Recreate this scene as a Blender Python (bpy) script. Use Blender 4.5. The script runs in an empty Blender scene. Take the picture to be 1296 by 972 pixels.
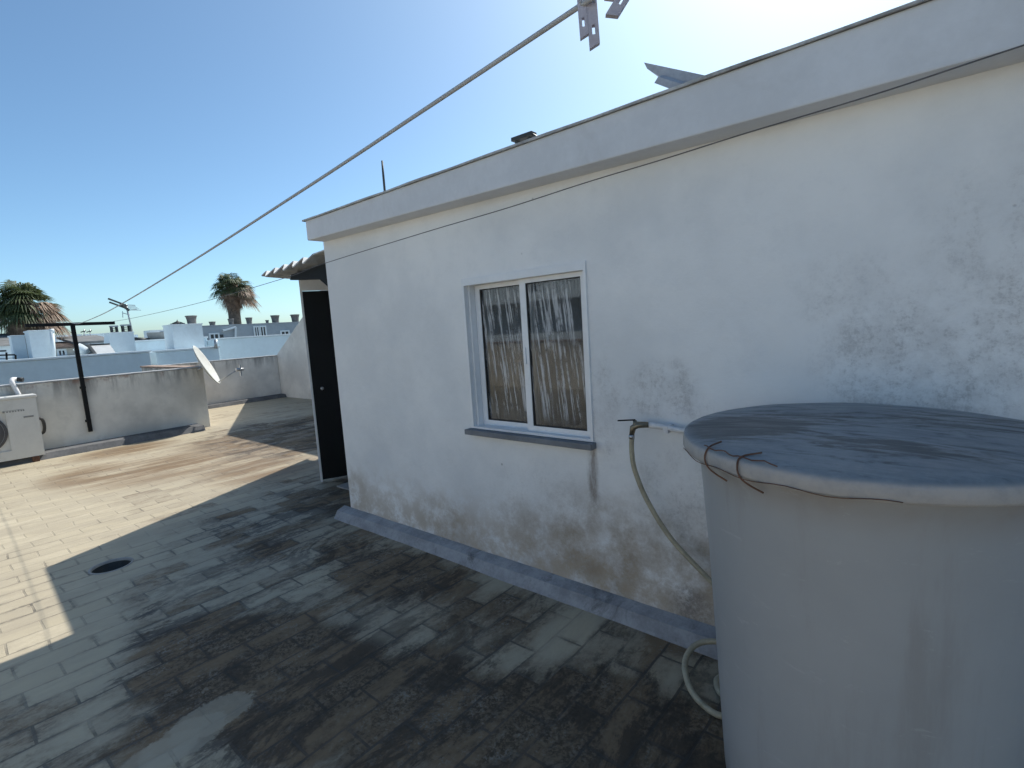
import bpy, bmesh, math, random
from mathutils import Vector, Matrix, noise as mnoise
rnd = random.Random(7)
R = math.radians
scene = bpy.context.scene
COL = scene.collection

# ------------------------------------------------------------------ camera
YAW, PITCH, ROLL, FPX = R(40.76), R(6.769), R(-3.667), 651.1
CAM = Vector((0, 0, 1.6))
fwd = Vector((-math.sin(YAW) * math.cos(PITCH), math.cos(YAW) * math.cos(PITCH), -math.sin(PITCH)))
r0 = Vector((math.cos(YAW), math.sin(YAW), 0))
u0 = r0.cross(fwd)
rt = math.cos(ROLL) * r0 + math.sin(ROLL) * u0
up = -math.sin(ROLL) * r0 + math.cos(ROLL) * u0
cd = bpy.data.cameras.new('camera')
cd.sensor_width = 36
cd.lens = FPX / 1296 * 36
cd.clip_start = 0.05
cd.clip_end = 5000
cam = bpy.data.objects.new('camera', cd)
COL.objects.link(cam)
cam.matrix_world = Matrix(((rt.x, up.x, -fwd.x, CAM.x), (rt.y, up.y, -fwd.y, CAM.y), (rt.z, up.z, -fwd.z, CAM.z), (0, 0, 0, 1)))
scene.camera = cam


def at(px, py, ax, val):
    """world point seen at a photo pixel, at the given world plane"""
    d = fwd + (px - 648) / FPX * rt - (py - 486) / FPX * up
    return CAM + d * ((val - CAM[ax]) / d[ax])


# ------------------------------------------------------------------ node helpers
class NT:
    def __init__(s, name):
        s.m = bpy.data.materials.new(name)
        s.m.use_nodes = True
        s.t = s.m.node_tree
        s.t.nodes.clear()
        s.out = s.t.nodes.new('ShaderNodeOutputMaterial')
        s.co = s.t.nodes.new('ShaderNodeTexCoord').outputs['Object']

    def n(s, typ, **kw):
        nd = s.t.nodes.new(typ)
        for k, v in kw.items():
            setattr(nd, k, v)
        return nd

    def link(s, a, b):
        s.t.links.new(a, b)

    def put(s, sock, v):
        if isinstance(v, bpy.types.NodeSocket):
            s.link(v, sock)
        elif isinstance(v, (tuple, list)) and len(v) == 3 and sock.type == 'RGBA':
            sock.default_value = (*v, 1)
        else:
            sock.default_value = v

    def math(s, op, a, b=0.0, c=None, clamp=False):
        nd = s.n('ShaderNodeMath', operation=op, use_clamp=clamp)
        s.put(nd.inputs[0], a)
        s.put(nd.inputs[1], b)
        if c is not None:
            s.put(nd.inputs[2], c)
        return nd.outputs[0]

    def mapping(s, scale=(1, 1, 1), loc=(0, 0, 0), rot=(0, 0, 0), src=None):
        nd = s.n('ShaderNodeMapping')
        s.link(src or s.co, nd.inputs[0])
        nd.inputs['Scale'].default_value = scale
        nd.inputs['Location'].default_value = loc
        nd.inputs['Rotation'].default_value = rot
        return nd.outputs[0]

    def noise(s, scale=5, detail=6, rough=0.6, dist=0.0, vec=None):
        nd = s.n('ShaderNodeTexNoise')
        s.link(vec or s.co, nd.inputs['Vector'])
        nd.inputs['Scale'].default_value = scale
        nd.inputs['Detail'].default_value = detail
        nd.inputs['Roughness'].default_value = rough
        nd.inputs['Distortion'].default_value = dist
        return nd.outputs[0]

    def ramp(s, v, a, b, lo=0.0, hi=1.0):
        nd = s.n('ShaderNodeMapRange', interpolation_type='SMOOTHSTEP')
        s.put(nd.inputs[0], v)
        for i, x in enumerate((a, b, lo, hi)):
            nd.inputs[i + 1].default_value = x
        return nd.outputs[0]

    def mix(s, f, a, b, blend='MIX'):
        nd = s.n('ShaderNodeMix', data_type='RGBA', blend_type=blend)
        s.put(nd.inputs[0], f)
        s.put(nd.inputs[6], a)
        s.put(nd.inputs[7], b)
        return nd.outputs[2]

    def sep(s, src=None):
        nd = s.n('ShaderNodeSeparateXYZ')
        s.link(src or s.co, nd.inputs[0])
        return nd.outputs

    def blob(s, cx, cy, rx, ry, axes=(0, 1), soft=1.0):
        """1 in the centre of an ellipse, 0 outside, in object metres"""
        o = s.sep()
        a = s.math('DIVIDE', s.math('SUBTRACT', o[axes[0]], cx), rx)
        b = s.math('DIVIDE', s.math('SUBTRACT', o[axes[1]], cy), ry)
        d = s.math('ADD', s.math('MULTIPLY', a, a), s.math('MULTIPLY', b, b))
        return s.ramp(d, 1.0, 0.0, 0.0, soft)

    def addall(s, *v):
        t = v[0]
        for x in v[1:]:
            t = s.math('ADD', t, x)
        return t

    def bump(s, h, strength=0.3, dist=0.01, normal=None):
        nd = s.n('ShaderNodeBump')
        s.put(nd.inputs['Height'], h)
        nd.inputs['Strength'].default_value = strength
        nd.inputs['Distance'].default_value = dist
        if normal:
            s.link(normal, nd.inputs['Normal'])
        return nd.outputs[0]

    def pbr(s, col, rough=0.7, metal=0.0, normal=None, spec=0.5, trans=None):
        b = s.n('ShaderNodeBsdfPrincipled')
        s.put(b.inputs['Base Color'], col)
        s.put(b.inputs['Roughness'], rough)
        b.inputs['Metallic'].default_value = metal
        b.inputs['Specular IOR Level'].default_value = spec
        if normal:
            s.link(normal, b.inputs['Normal'])
        s.link(b.outputs[0], s.out.inputs[0])
        return s.m


def simple(name, col, rough=0.6, metal=0.0, var=0.25, scale=6, bump=0.15, dirt=None, dirt_amt=0.5, spec=0.5):
    t = NT(name)
    n1 = t.noise(scale, 6, 0.65)
    n2 = t.noise(scale * 9, 5, 0.7)
    f = t.ramp(t.math('ADD', t.math('MULTIPLY', n1, 0.7), t.math('MULTIPLY', n2, 0.3)), 0.35, 0.65)
    c = t.mix(f, tuple(x * (1 - var) for x in col), tuple(min(1, x * (1 + var * 0.4)) for x in col))
    if dirt:
        n3 = t.noise(scale * 0.6, 6, 0.75, 0.6)
        c = t.mix(t.ramp(n3, 0.52, 0.72, 0, dirt_amt), c, dirt)
    nb = t.bump(t.math('ADD', n2, n1), bump, 0.004)
    return t.pbr(c, rough, metal, nb, spec)


# ------------------------------------------------------------------ mesh helpers
class MB:
    def __init__(s):
        s.b = bmesh.new()

    def face(s, pts, smooth=False):
        f = s.b.faces.new([s.b.verts.new(p) for p in pts])
        f.smooth = smooth
        return f

    def box(s, c, d, bevel=0.0, rot=None, taper=None):
        c = Vector(c)
        vs = []
        for z in (-1, 1):
            k = taper if (taper and z > 0) else (1, 1)
            for x, y in ((-1, -1), (1, -1), (1, 1), (-1, 1)):
                v = Vector((x * d[0] / 2 * k[0], y * d[1] / 2 * k[1], z * d[2] / 2))
                if rot is not None:
                    v = rot @ v
                vs.append(s.b.verts.new(c + v))
        fs = [s.b.faces.new([vs[i] for i in q]) for q in ((3, 2, 1, 0), (4, 5, 6, 7), (0, 1, 5, 4), (1, 2, 6, 5), (2, 3, 7, 6), (3, 0, 4, 7))]
        if bevel:
            es = list({e for f in fs for e in f.edges})
            bmesh.ops.bevel(s.b, geom=es, offset=bevel, segments=2, profile=0.6, affect='EDGES')
        return s

    def span(s, lo, hi, bevel=0.0):
        return s.box([(a + b) / 2 for a, b in zip(lo, hi)], [b - a for a, b in zip(lo, hi)], bevel)

    def bar(s, a, b, w, h=None, bevel=0.0, upv=(0, 0, 1)):
        a, b = Vector(a), Vector(b)
        d = (b - a)
        L = d.length
        d.normalize()
        upv = Vector(upv)
        if abs(d.dot(upv)) > 0.98:
            upv = Vector((1, 0, 0))
        sx = d.cross(upv).normalized()
        sz = sx.cross(d)
        m = Matrix((sx, d, sz)).transposed()
        return s.box((a + b) / 2, (w, L, h or w), bevel, m)

    def tube(s, pts, r, seg=10, cap=True):
        pts = [Vector(p) for p in pts]
        rings = []
        nrm = None
        for i, p in enumerate(pts):
            d = (pts[min(i + 1, len(pts) - 1)] - pts[max(i - 1, 0)]).normalized()
            if nrm is None:
                nrm = d.orthogonal().normalized()
            else:
                nrm = (nrm - d * nrm.dot(d)).normalized()
            bn = d.cross(nrm)
            rr = r[i] if isinstance(r, (list, tuple)) else r
            rings.append([s.b.verts.new(p + rr * (math.cos(2 * math.pi * k / seg) * nrm + math.sin(2 * math.pi * k / seg) * bn)) for k in range(seg)])
        for A, B in zip(rings, rings[1:]):
            for k in range(seg):
                f = s.b.faces.new((A[k], A[(k + 1) % seg], B[(k + 1) % seg], B[k]))
                f.smooth = True
        if cap:
            s.b.faces.new(rings[0][::-1])
            s.b.faces.new(rings[-1])
        return s

    def lathe(s, prof, c=(0, 0, 0), seg=48, smooth=True, mat=None):
        c = Vector(c)
        rings = []
        for r, z in prof:
            ring = []
            for k in range(seg):
                a = 2 * math.pi * k / seg
                v = Vector((r * math.cos(a), r * math.sin(a), z))
                if mat is not None:
                    v = mat @ v
                ring.append(s.b.verts.new(c + v))
            rings.append(ring)
        for A, B in zip(rings, rings[1:]):
            for k in range(seg):
                f = s.b.faces.new((A[k], A[(k + 1) % seg], B[(k + 1) % seg], B[k]))
                f.smooth = smooth
        return s

    def prism(s, poly, ax, a, b):
        """extrude a 2D polygon along axis ax from a to b"""
        def p3(q, v):
            l = list(q)
            l.insert(ax, v)
            return l
        A = [s.b.verts.new(p3(q, a)) for q in poly]
        B = [s.b.verts.new(p3(q, b)) for q in poly]
        n = len(poly)
        s.b.faces.new(A[::-1])
        s.b.faces.new(B)
        for i in range(n):
            s.b.faces.new((A[i], A[(i + 1) % n], B[(i + 1) % n], B[i]))
        return s

    def grid_plate(s, us, vs, skip, ax, a, b):
        """plate with rectangular holes; u,v axes are the two axes other than ax in order"""
        def p3(u, v, w):
            l = [u, v]
            l.insert(ax, w)
            return l
        cells = {(i, j) for i in range(len(us) - 1) for j in range(len(vs) - 1)} - set(skip)
        for i, j in cells:
            q = [(us[i], vs[j]), (us[i + 1], vs[j]), (us[i + 1], vs[j + 1]), (us[i], vs[j + 1])]
            for w in (a, b):
                s.b.faces.new([s.b.verts.new(p3(x, y, w)) for x, y in q])
            for k, (di, dj) in enumerate(((0, -1), (1, 0), (0, 1), (-1, 0))):
                if (i + di, j + dj) not in cells:
                    e0, e1 = q[k], q[(k + 1) % 4]
                    s.b.faces.new([s.b.verts.new(p3(*e, w)) for e, w in ((e0, a), (e1, a), (e1, b), (e0, b))])
        bmesh.ops.remove_doubles(s.b, verts=s.b.verts, dist=1e-5)
        return s

    def build(s, name, mat, parent=None, loc=None, recalc=True):
        if recalc:
            bmesh.ops.recalc_face_normals(s.b, faces=s.b.faces)
        me = bpy.data.meshes.new(name)
        s.b.to_mesh(me)
        s.b.free()
        o = bpy.data.objects.new(name, me)
        me.materials.append(mat)
        COL.objects.link(o)
        if loc is not None:
            o.location = loc
        if parent is not None:
            o.parent = parent
            wm = Vector(parent['_w']) if '_w' in parent else Vector((0, 0, 0))
            o.matrix_parent_inverse = Matrix.Translation(-wm)
        return o


def thing(name, label, cat, loc=(0, 0, 0), group=None):
    o = bpy.data.objects.new(name, None)
    o.empty_display_size = 0.1
    COL.objects.link(o)
    o.location = loc
    o['_w'] = tuple(loc)
    o['label'] = label
    o['category'] = cat
    if group:
        o['group'] = group
    return o


def tag(o, label, cat, group=None):
    o['label'] = label
    o['category'] = cat
    if group:
        o['group'] = group
    return o


def struct(o, kind='structure'):
    o['kind'] = kind
    return o


def catrom(pts, n=8):
    pts = [Vector(p) for p in pts]
    P = [pts[0] * 2 - pts[1]] + pts + [pts[-1] * 2 - pts[-2]]
    out = []
    for i in range(1, len(P) - 2):
        for k in range(n):
            t = k / n
            a, b, c, d = P[i - 1:i + 3]
            out.append(0.5 * ((2 * b) + (c - a) * t + (2 * a - 5 * b + 4 * c - d) * t * t + (3 * b - a - 3 * c + d) * t ** 3))
    out.append(pts[-1])
    return out


# ------------------------------------------------------------------ materials
def mat_floor():
    t = NT('painted_terrace_tiles')
    o = t.sep()
    wob = t.noise(1.7, 3, 0.5)
    sw = t.n('ShaderNodeCombineXYZ')
    t.link(t.math('ADD', o[1], t.math('MULTIPLY', wob, 0.05)), sw.inputs[0])
    t.link(t.math('ADD', o[0], t.math('MULTIPLY', t.noise(2.3, 3, 0.5), 0.04)), sw.inputs[1])
    br = t.n('ShaderNodeTexBrick')
    t.link(sw.outputs[0], br.inputs['Vector'])
    br.inputs['Scale'].default_value = 1
    br.inputs['Brick Width'].default_value = 0.33
    br.inputs['Row Height'].default_value = 0.165
    br.inputs['Mortar Size'].default_value = 0.007
    br.inputs['Mortar Smooth'].default_value = 0.3
    br.inputs['Color1'].default_value = (0, 0, 0, 1)
    br.inputs['Color2'].default_value = (1, 1, 1, 1)
    br.inputs['Mortar'].default_value = (0.5, 0.5, 0.5, 1)
    tile = t.n('ShaderNodeSeparateColor')
    t.link(br.outputs['Color'], tile.inputs[0])
    tv = tile.outputs[0]
    joint = br.outputs['Fac']
    # stretched along the courses
    st = t.mapping((1.0, 0.33, 1.0))
    big = t.noise(0.9, 7, 0.62, 0.3, st)
    mid = t.noise(4.5, 6, 0.7, 0.5, st)
    fine = t.noise(38, 6, 0.75)
    spk = t.noise(95, 3, 0.6)
    spots = [((350, 850), 0.75, 0.5, 0.30), ((250, 850), 0.7, 0.4, 0.18), ((600, 900), 0.5, 0.35, 0.24), ((480, 720), 0.8, 0.35, 0.18), ((800, 930), 0.6, 0.4, 0.32),
             ((470, 900), 0.6, 0.5, 0.26), ((330, 670), 1.0, 0.5, 0.10), ((620, 760), 0.4, 0.3, 0.10), ((870, 810), 0.25, 0.18, 0.25), ((400, 545), 2.6, 2.2, 0.24), ((420, 620), 1.2, 0.7, 0.12), ((520, 720), 0.5, 0.3, 0.12), ((200, 800), 0.6, 0.3, 0.08),
             ((60, 800), 1.0, 0.45, -0.22), ((60, 690), 2.0, 0.8, -0.3), ((150, 900), 0.25, 0.3, -0.12), ((720, 800), 0.16, 0.34, -0.22), ((640, 735), 0.2, 0.2, -0.12)]
    bias = None
    for (px, py), rx, ry, amt in spots:
        p = at(px, py, 2, 0)
        b = t.blob(p.x, p.y, rx, ry, soft=amt)
        bias = b if bias is None else t.math('ADD', bias, b)
    near = t.ramp(o[0], -7.0, -3.4, 0.0, 0.11)
    gr = t.noise(16, 6, 0.8, 0.3, t.mapping((1.0, 0.5, 1.0)))
    m = t.addall(t.math('MULTIPLY', big, 0.38), t.math('MULTIPLY', mid, 0.60), t.math('MULTIPLY', fine, 0.14), t.math('MULTIPLY', gr, 0.34), t.math('MULTIPLY', tv, 0.20), bias, near)
    moss = t.ramp(m, 0.96, 1.12)
    haze = t.ramp(m, 0.80, 1.08)
    base = t.mix(tv, (0.45, 0.385, 0.268), (0.505, 0.438, 0.315))
    base = t.mix(t.ramp(mid, 0.35, 0.7), (0.38, 0.325, 0.235), base)
    # light brown weathering out in the open
    br1 = None
    for (px, py), rx, ry in (((210, 590), 1.2, 1.3), ((330, 590), 1.3, 0.9), ((330, 560), 1.8, 1.4), ((120, 600), 1.0, 0.7), ((160, 570), 0.7, 0.9)):
        p = at(px, py, 2, 0)
        b = t.blob(p.x, p.y, rx, ry)
        br1 = b if br1 is None else t.math('MAXIMUM', br1, b)
    st2 = t.mapping((1.6, 0.3, 1.0))
    tanm = t.math('MULTIPLY', br1, t.ramp(t.noise(2.6, 6, 0.7, 0.4, st2), 0.30, 0.58))
    base = t.mix(t.math('MULTIPLY', tanm, 1.0), base, (0.20, 0.135, 0.075))
    c = t.mix(t.math('MULTIPLY', haze, 0.7), base, (0.175, 0.135, 0.092))
    dark = t.mix(t.ramp(fine, 0.4, 0.62), (0.07, 0.05, 0.032), (0.19, 0.14, 0.09))
    dark = t.mix(t.ramp(mid, 0.42, 0.6), dark, (0.205, 0.142, 0.085))
    c = t.mix(moss, c, dark)
    # pale flecks of paint surviving in the worn patches
    fl = t.math('MULTIPLY', t.ramp(t.addall(t.math('MULTIPLY', spk, 0.35), t.math('MULTIPLY', fine, 0.35), t.math('MULTIPLY', gr, 0.35)), 0.52, 0.60), moss)
    c = t.mix(t.math('MULTIPLY', t.math('MULTIPLY', fl, t.ramp(t.noise(2.7, 6, 0.7), 0.4, 0.62)), 0.8), c, (0.25, 0.235, 0.205))
    # slimy dark smears dragged across the courses where water stands
    sm = t.noise(1.9, 6, 0.72, 1.1, t.mapping((1.2, 0.55, 1.0), rot=(0, 0, 0.5)))
    smm = t.math('MULTIPLY', t.ramp(t.addall(t.math('MULTIPLY', sm, 0.8), t.math('MULTIPLY', gr, 0.25), t.math('MULTIPLY', fine, 0.12)), 0.577, 0.66), t.ramp(t.math('ADD', bias, near), 0.03, 0.18))
    c = t.mix(t.math('MULTIPLY', smm, 0.78, clamp=True), c, (0.05, 0.038, 0.028))
    # black joints, broken up
    jm = t.ramp(t.addall(t.noise(3.1, 7, 0.75, 0.0, st), t.math('MULTIPLY', haze, 0.10), near), 0.50, 0.72)
    wide = t.n('ShaderNodeTexBrick')
    t.link(sw.outputs[0], wide.inputs['Vector'])
    wide.inputs['Scale'].default_value = 1
    wide.inputs['Brick Width'].default_value = 0.33
    wide.inputs['Row Height'].default_value = 0.165
    wide.inputs['Mortar Size'].default_value = 0.034
    wide.inputs['Mortar Smooth'].default_value = 1.0
    wj = t.math('MULTIPLY', wide.outputs['Fac'], t.ramp(t.addall(t.noise(9, 6, 0.8), t.math('MULTIPLY', near, 0.6)), 0.50, 0.66))
    jf = t.math('MAXIMUM', t.math('MULTIPLY', joint, jm), t.math('MULTIPLY', wj, jm), clamp=True)
    c = t.mix(t.math('MULTIPLY', jf, 0.68), c, (0.04, 0.035, 0.03))
    c = t.mix(t.math('MULTIPLY', t.math('MULTIPLY', joint, t.ramp(mid, 0.35, 0.6)), 0.22), c, (0.12, 0.11, 0.1))
    # trowelled smears of fresh grey coating
    for (px, py), rx, ry in (((270, 905), 0.10, 0.16), ((235, 935), 0.10, 0.16), ((200, 958), 0.09, 0.14)):
        p = at(px, py, 2, 0)
        b = t.ramp(t.addall(t.math('MULTIPLY', t.blob(p.x, p.y, rx * 1.5, ry * 1.4), 0.75), t.math('MULTIPLY', fine, 0.55), t.math('MULTIPLY', gr, 0.9), t.math('MULTIPLY', mid, 0.5)), 1.24, 1.42)
        c = t.mix(t.math('MULTIPLY', b, 0.6), c, (0.38, 0.335, 0.255))
    h = t.addall(t.math('MULTIPLY', joint, -0.9), t.math('MULTIPLY', mid, 0.5), t.math('MULTIPLY', fine, 0.35), t.math('MULTIPLY', tv, 0.35))
    return t.pbr(c, t.ramp(moss, 0, 1, 0.62, 0.9), 0, t.bump(h, 0.55, 0.006), 0.35)


def mat_house_wall():
    t = NT('old_white_limewash')
    A = (0, 2)
    big = t.noise(1.3, 6, 0.6)
    mid = t.noise(7, 6, 0.75, 0.15)
    fine = t.noise(60, 6, 0.8)
    vst = t.noise(9, 6, 0.7, 0.2, t.mapping((1.0, 1.0, 0.16)))
    o = t.sep()
    base = t.mix(t.ramp(t.addall(t.math('MULTIPLY', big, 0.6), t.math('MULTIPLY', t.noise(0.55, 5, 0.6), 0.5)), 0.42, 0.68), (0.70, 0.71, 0.715), (0.83, 0.83, 0.82))
    base = t.mix(t.ramp(mid, 0.48, 0.75, 0, 0.22), base, (0.62, 0.63, 0.64))
    # earthy rising damp along the foot of the wall
    low = t.ramp(o[2], 0.62, 0.06)
    foot = None
    for x, z, rx, rz, a in ((-2.72, 0.2, 0.42, 0.26, 0.85), (-1.9, 0.26, 0.45, 0.32, 0.75), (-1.4, 0.28, 0.7, 0.5, 1.1), (-0.95, 0.2, 0.5, 0.55, 1.2), (-3.85, 0.25, 0.22, 0.25, 0.6), (-2.3, 0.12, 0.8, 0.16, 0.5)):
        b = t.blob(x, z, rx, rz, A, a)
        foot = b if foot is None else t.math('MAXIMUM', foot, b)
    fm = t.math('MULTIPLY', foot, t.ramp(t.addall(t.math('MULTIPLY', mid, 0.3), t.math('MULTIPLY', fine, 0.18), t.math('MULTIPLY', t.noise(3.4, 5, 0.55), 0.65)), 0.40, 0.74))
    c = t.mix(t.math('MULTIPLY', fm, 0.85), base, (0.27, 0.205, 0.135))
    c = t.mix(t.math('MULTIPLY', t.math('MULTIPLY', low, t.ramp(mid, 0.33, 0.60)), 0.72), c, (0.44, 0.355, 0.26))
    # black mould: beside the window, above the tank, beside the tap
    mould = None
    for x, z, rx, rz, a in ((-1.38, 1.1, 0.13, 0.4, 0.62), (-1.06, 1.24, 0.22, 0.18, 0.85), (-1.06, 1.16, 0.30, 0.10, 0.7), (-0.95, 0.14, 0.15, 0.16, 1.25), (-0.08, 1.36, 0.42, 0.36, 0.8), (0.25, 1.4, 0.5, 0.5, 0.85), (0.12, 1.75, 0.28, 0.34, 0.5),
                            (-1.47, 0.74, 0.05, 0.24, 1.0), (-1.0, 0.7, 0.3, 0.35, 0.45), (-0.3, 1.6, 0.22, 0.25, 0.4), (-1.9, 0.5, 0.5, 0.4, 0.25)):
        b = t.blob(x, z, rx, rz, A, a)
        mould = b if mould is None else t.math('MAXIMUM', mould, b)
    mm = t.math('MULTIPLY', mould, t.ramp(t.addall(t.math('MULTIPLY', vst, 0.35), t.math('MULTIPLY', mid, 0.3), t.math('MULTIPLY', fine, 0.5)), 0.55, 0.72))
    c = t.mix(t.math('MULTIPLY', mm, 0.55, clamp=True), c, (0.12, 0.11, 0.105))
    soft = t.math('MULTIPLY', mould, t.ramp(mid, 0.35, 0.6))
    c = t.mix(t.math('MULTIPLY', soft, 0.28, clamp=True), c, (0.34, 0.31, 0.29))
    # rust brown run below the sill corner
    ru = t.math('MULTIPLY', t.blob(-1.475, 0.78, 0.045, 0.22, A), t.ramp(vst, 0.35, 0.6))
    c = t.mix(t.math('MULTIPLY', ru, 0.8), c, (0.16, 0.11, 0.075))
    # scattered small chips
    vo = t.n('ShaderNodeTexVoronoi')
    t.link(t.co, vo.inputs['Vector'])
    vo.inputs['Scale'].default_value = 5
    chip = t.math('MULTIPLY', t.ramp(vo.outputs['Distance'], 0.05, 0.03), t.ramp(t.noise(2.1, 3), 0.5, 0.6))
    c = t.mix(t.math('MULTIPLY', chip, 0.7), c, (0.2, 0.19, 0.18))
    h = t.addall(t.math('MULTIPLY', big, 2.2), t.math('MULTIPLY', t.noise(2.6, 4, 0.5), 1.6), t.math('MULTIPLY', mid, 0.9), t.math('MULTIPLY', fine, 0.22), t.math('MULTIPLY', chip, -0.8))
    return t.pbr(c, 0.85, 0, t.bump(h, 0.35, 0.012), 0.25)


def mat_render(name, col, topz=None, stain=(0.12, 0.11, 0.1), rust=None):
    """grey cement render with dirty runs under the coping"""
    t = NT(name)
    big = t.noise(1.0, 6, 0.6)
    mid = t.noise(5, 6, 0.7, 0.4)
    fine = t.noise(45, 6, 0.7)
    vst = t.noise(4, 6, 0.7, 0.2, t.mapping((1.0, 1.0, 0.14)))
    o = t.sep()
    c = t.mix(t.ramp(big, 0.35, 0.65), tuple(x * 0.84 for x in col), tuple(x * 1.1 for x in col))
    c = t.mix(t.ramp(mid, 0.45, 0.75, 0, 0.3), c, tuple(x * 0.65 for x in col))
    if topz is not None:
        tp = t.math('MULTIPLY', t.ramp(o[2], topz - 0.4, topz, 0, 1), t.ramp(vst, 0.42, 0.6))
        c = t.mix(t.math('MULTIPLY', tp, 0.62), c, stain)
        if rust:
            rr = t.math('MULTIPLY', t.ramp(o[2], topz - 0.14, topz, 0, 1), t.ramp(t.noise(3.2, 6, 0.7), 0.5, 0.62))
            c = t.mix(t.math('MULTIPLY', rr, 0.7), c, rust)
    h = t.addall(big, mid, t.math('MULTIPLY', fine, 0.25))
    return t.pbr(c, 0.9, 0, t.bump(h, 0.3, 0.01), 0.2)


M = {}
M['floor'] = mat_floor()
M['wall'] = mat_house_wall()
M['fascia'] = simple('grey_white_fascia_paint', (0.66, 0.67, 0.69), 0.8, var=0.08, scale=2.5, bump=0.25, dirt=(0.48, 0.47, 0.46), dirt_amt=0.35)
M['coping'] = simple('weathered_coping', (0.46, 0.46, 0.45), 0.8, var=0.4, scale=7, dirt=(0.10, 0.10, 0.09), dirt_amt=0.7)
M['kerb'] = simple('grey_kerb_paint', (0.33, 0.33, 0.34), 0.75, var=0.3, scale=7, bump=0.35, dirt=(0.07, 0.065, 0.06), dirt_amt=0.85)
M['alu'] = simple('white_lacquered_aluminium', (0.78, 0.79, 0.80), 0.35, var=0.06, scale=3, bump=0.03, dirt=(0.5, 0.5, 0.49), dirt_amt=0.3)
M['sill'] = simple('dark_slate_sill', (0.17, 0.185, 0.205), 0.6, var=0.2, dirt=(0.3, 0.3, 0.3), dirt_amt=0.4)
M['seal'] = simple('black_rubber_seal', (0.02, 0.02, 0.02), 0.6, var=0.2)
M['black_metal'] = simple('black_painted_steel', (0.009, 0.010, 0.011), 0.6, var=0.3, scale=5, dirt=(0.035, 0.025, 0.02), dirt_amt=0.3, spec=0.2)
M['door_black'] = simple('black_door_paint', (0.006, 0.007, 0.008), 0.55, var=0.3, scale=3, bump=0.05, spec=0.25)
M['white_paint'] = simple('white_wall_paint', (0.72, 0.72, 0.71), 0.85, var=0.1, scale=2, dirt=(0.45, 0.43, 0.4), dirt_amt=0.35)
M['fibro'] = simple('weathered_fibre_cement', (0.56, 0.56, 0.55), 0.9, var=0.25, scale=5, bump=0.3, dirt=(0.2, 0.195, 0.185), dirt_amt=0.7)
M['parapet'] = mat_render('grey_parapet_render', (0.68, 0.65, 0.58), 1.15, rust=(0.25, 0.11, 0.07))
M['parapet2'] = mat_render('pale_parapet_render', (0.70, 0.67, 0.62), 1.13)
M['side_render'] = mat_render('sloped_wall_render', (0.76, 0.73, 0.67), 3.6)
M['foot_grey'] = simple('dark_grey_foot', (0.15, 0.15, 0.152), 1.0, var=0.3, scale=4, bump=0.1, spec=0.05)  # plain dark grey for the strips along the parapet feet
M['terracotta'] = simple('terracotta_coping', (0.35, 0.25, 0.19), 0.85, var=0.35, scale=6, dirt=(0.14, 0.11, 0.09), dirt_amt=0.6)
M['concrete'] = simple('bare_concrete', (0.33, 0.325, 0.31), 0.9, var=0.25, scale=4, bump=0.3)
M['blue_wall'] = simple('bluish_white_house_paint', (0.55, 0.63, 0.66), 0.85, var=0.1, scale=0.8, dirt=(0.32, 0.35, 0.37), dirt_amt=0.4)
M['blue_wall2'] = simple('pale_blue_white_house_paint', (0.62, 0.72, 0.76), 0.85, var=0.08, scale=0.8, dirt=(0.4, 0.43, 0.45), dirt_amt=0.3)
M['white_far'] = simple('whitewash', (0.68, 0.74, 0.76), 0.85, var=0.1, scale=1.2, dirt=(0.5, 0.5, 0.48), dirt_amt=0.35)
M['grey_far'] = simple('grey_house_paint', (0.33, 0.37, 0.40), 0.85, var=0.12, scale=0.8, dirt=(0.22, 0.24, 0.25), dirt_amt=0.4)
M['tile_roof'] = simple('old_clay_roof_tiles', (0.20, 0.15, 0.12), 0.9, var=0.4, scale=6, bump=0.5, dirt=(0.09, 0.08, 0.07), dirt_amt=0.5)
M['sheet_roof'] = simple('grey_sheet_roofing', (0.17, 0.17, 0.165), 0.85, var=0.3, scale=3)
M['glass_far'] = simple('dark_far_window_glass', (0.03, 0.035, 0.045), 0.15, var=0.2)
M['solar'] = simple('solar_collector_glass', (0.50, 0.51, 0.50), 0.35, var=0.08)
M['solar_back'] = simple('grey_collector_back', (0.22, 0.23, 0.235), 0.5, var=0.15)
M['galv'] = simple('galvanised_metal', (0.42, 0.43, 0.44), 0.45, 0.7, var=0.2)
M['pot'] = simple('grey_chimney_pot', (0.17, 0.165, 0.16), 0.8, var=0.3, dirt=(0.09, 0.06, 0.05), dirt_amt=0.5)
M['dark'] = simple('dark_weathered_metal', (0.05, 0.055, 0.055), 0.6, 0.3, var=0.3)
M['dish'] = simple('cream_dish_enamel', (0.56, 0.55, 0.50), 0.45, var=0.08, scale=3, dirt=(0.5, 0.46, 0.4), dirt_amt=0.3)
M['ac'] = simple('cream_enamel_casing', (0.62, 0.61, 0.57), 0.45, var=0.06, scale=3, bump=0.04, dirt=(0.42, 0.39, 0.33), dirt_amt=0.3)
M['ac_dark'] = simple('dark_grey_fan_grille', (0.07, 0.07, 0.075), 0.5, var=0.2)
M['ac_mark'] = simple('grey_badge_print', (0.24, 0.24, 0.23), 0.5, var=0.1)
M['rust'] = simple('rusty_steel', (0.14, 0.07, 0.045), 0.85, var=0.4, scale=20)
M['hose'] = simple('old_beige_garden_hose', (0.40, 0.36, 0.26), 0.5, var=0.2, scale=12, dirt=(0.16, 0.15, 0.09), dirt_amt=0.7)
M['brass'] = simple('dull_brass_tap', (0.22, 0.19, 0.14), 0.4, 0.7, var=0.3, scale=20)
M['pipe_white'] = simple('painted_supply_pipe', (0.66, 0.66, 0.66), 0.6, var=0.15, scale=10)
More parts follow.
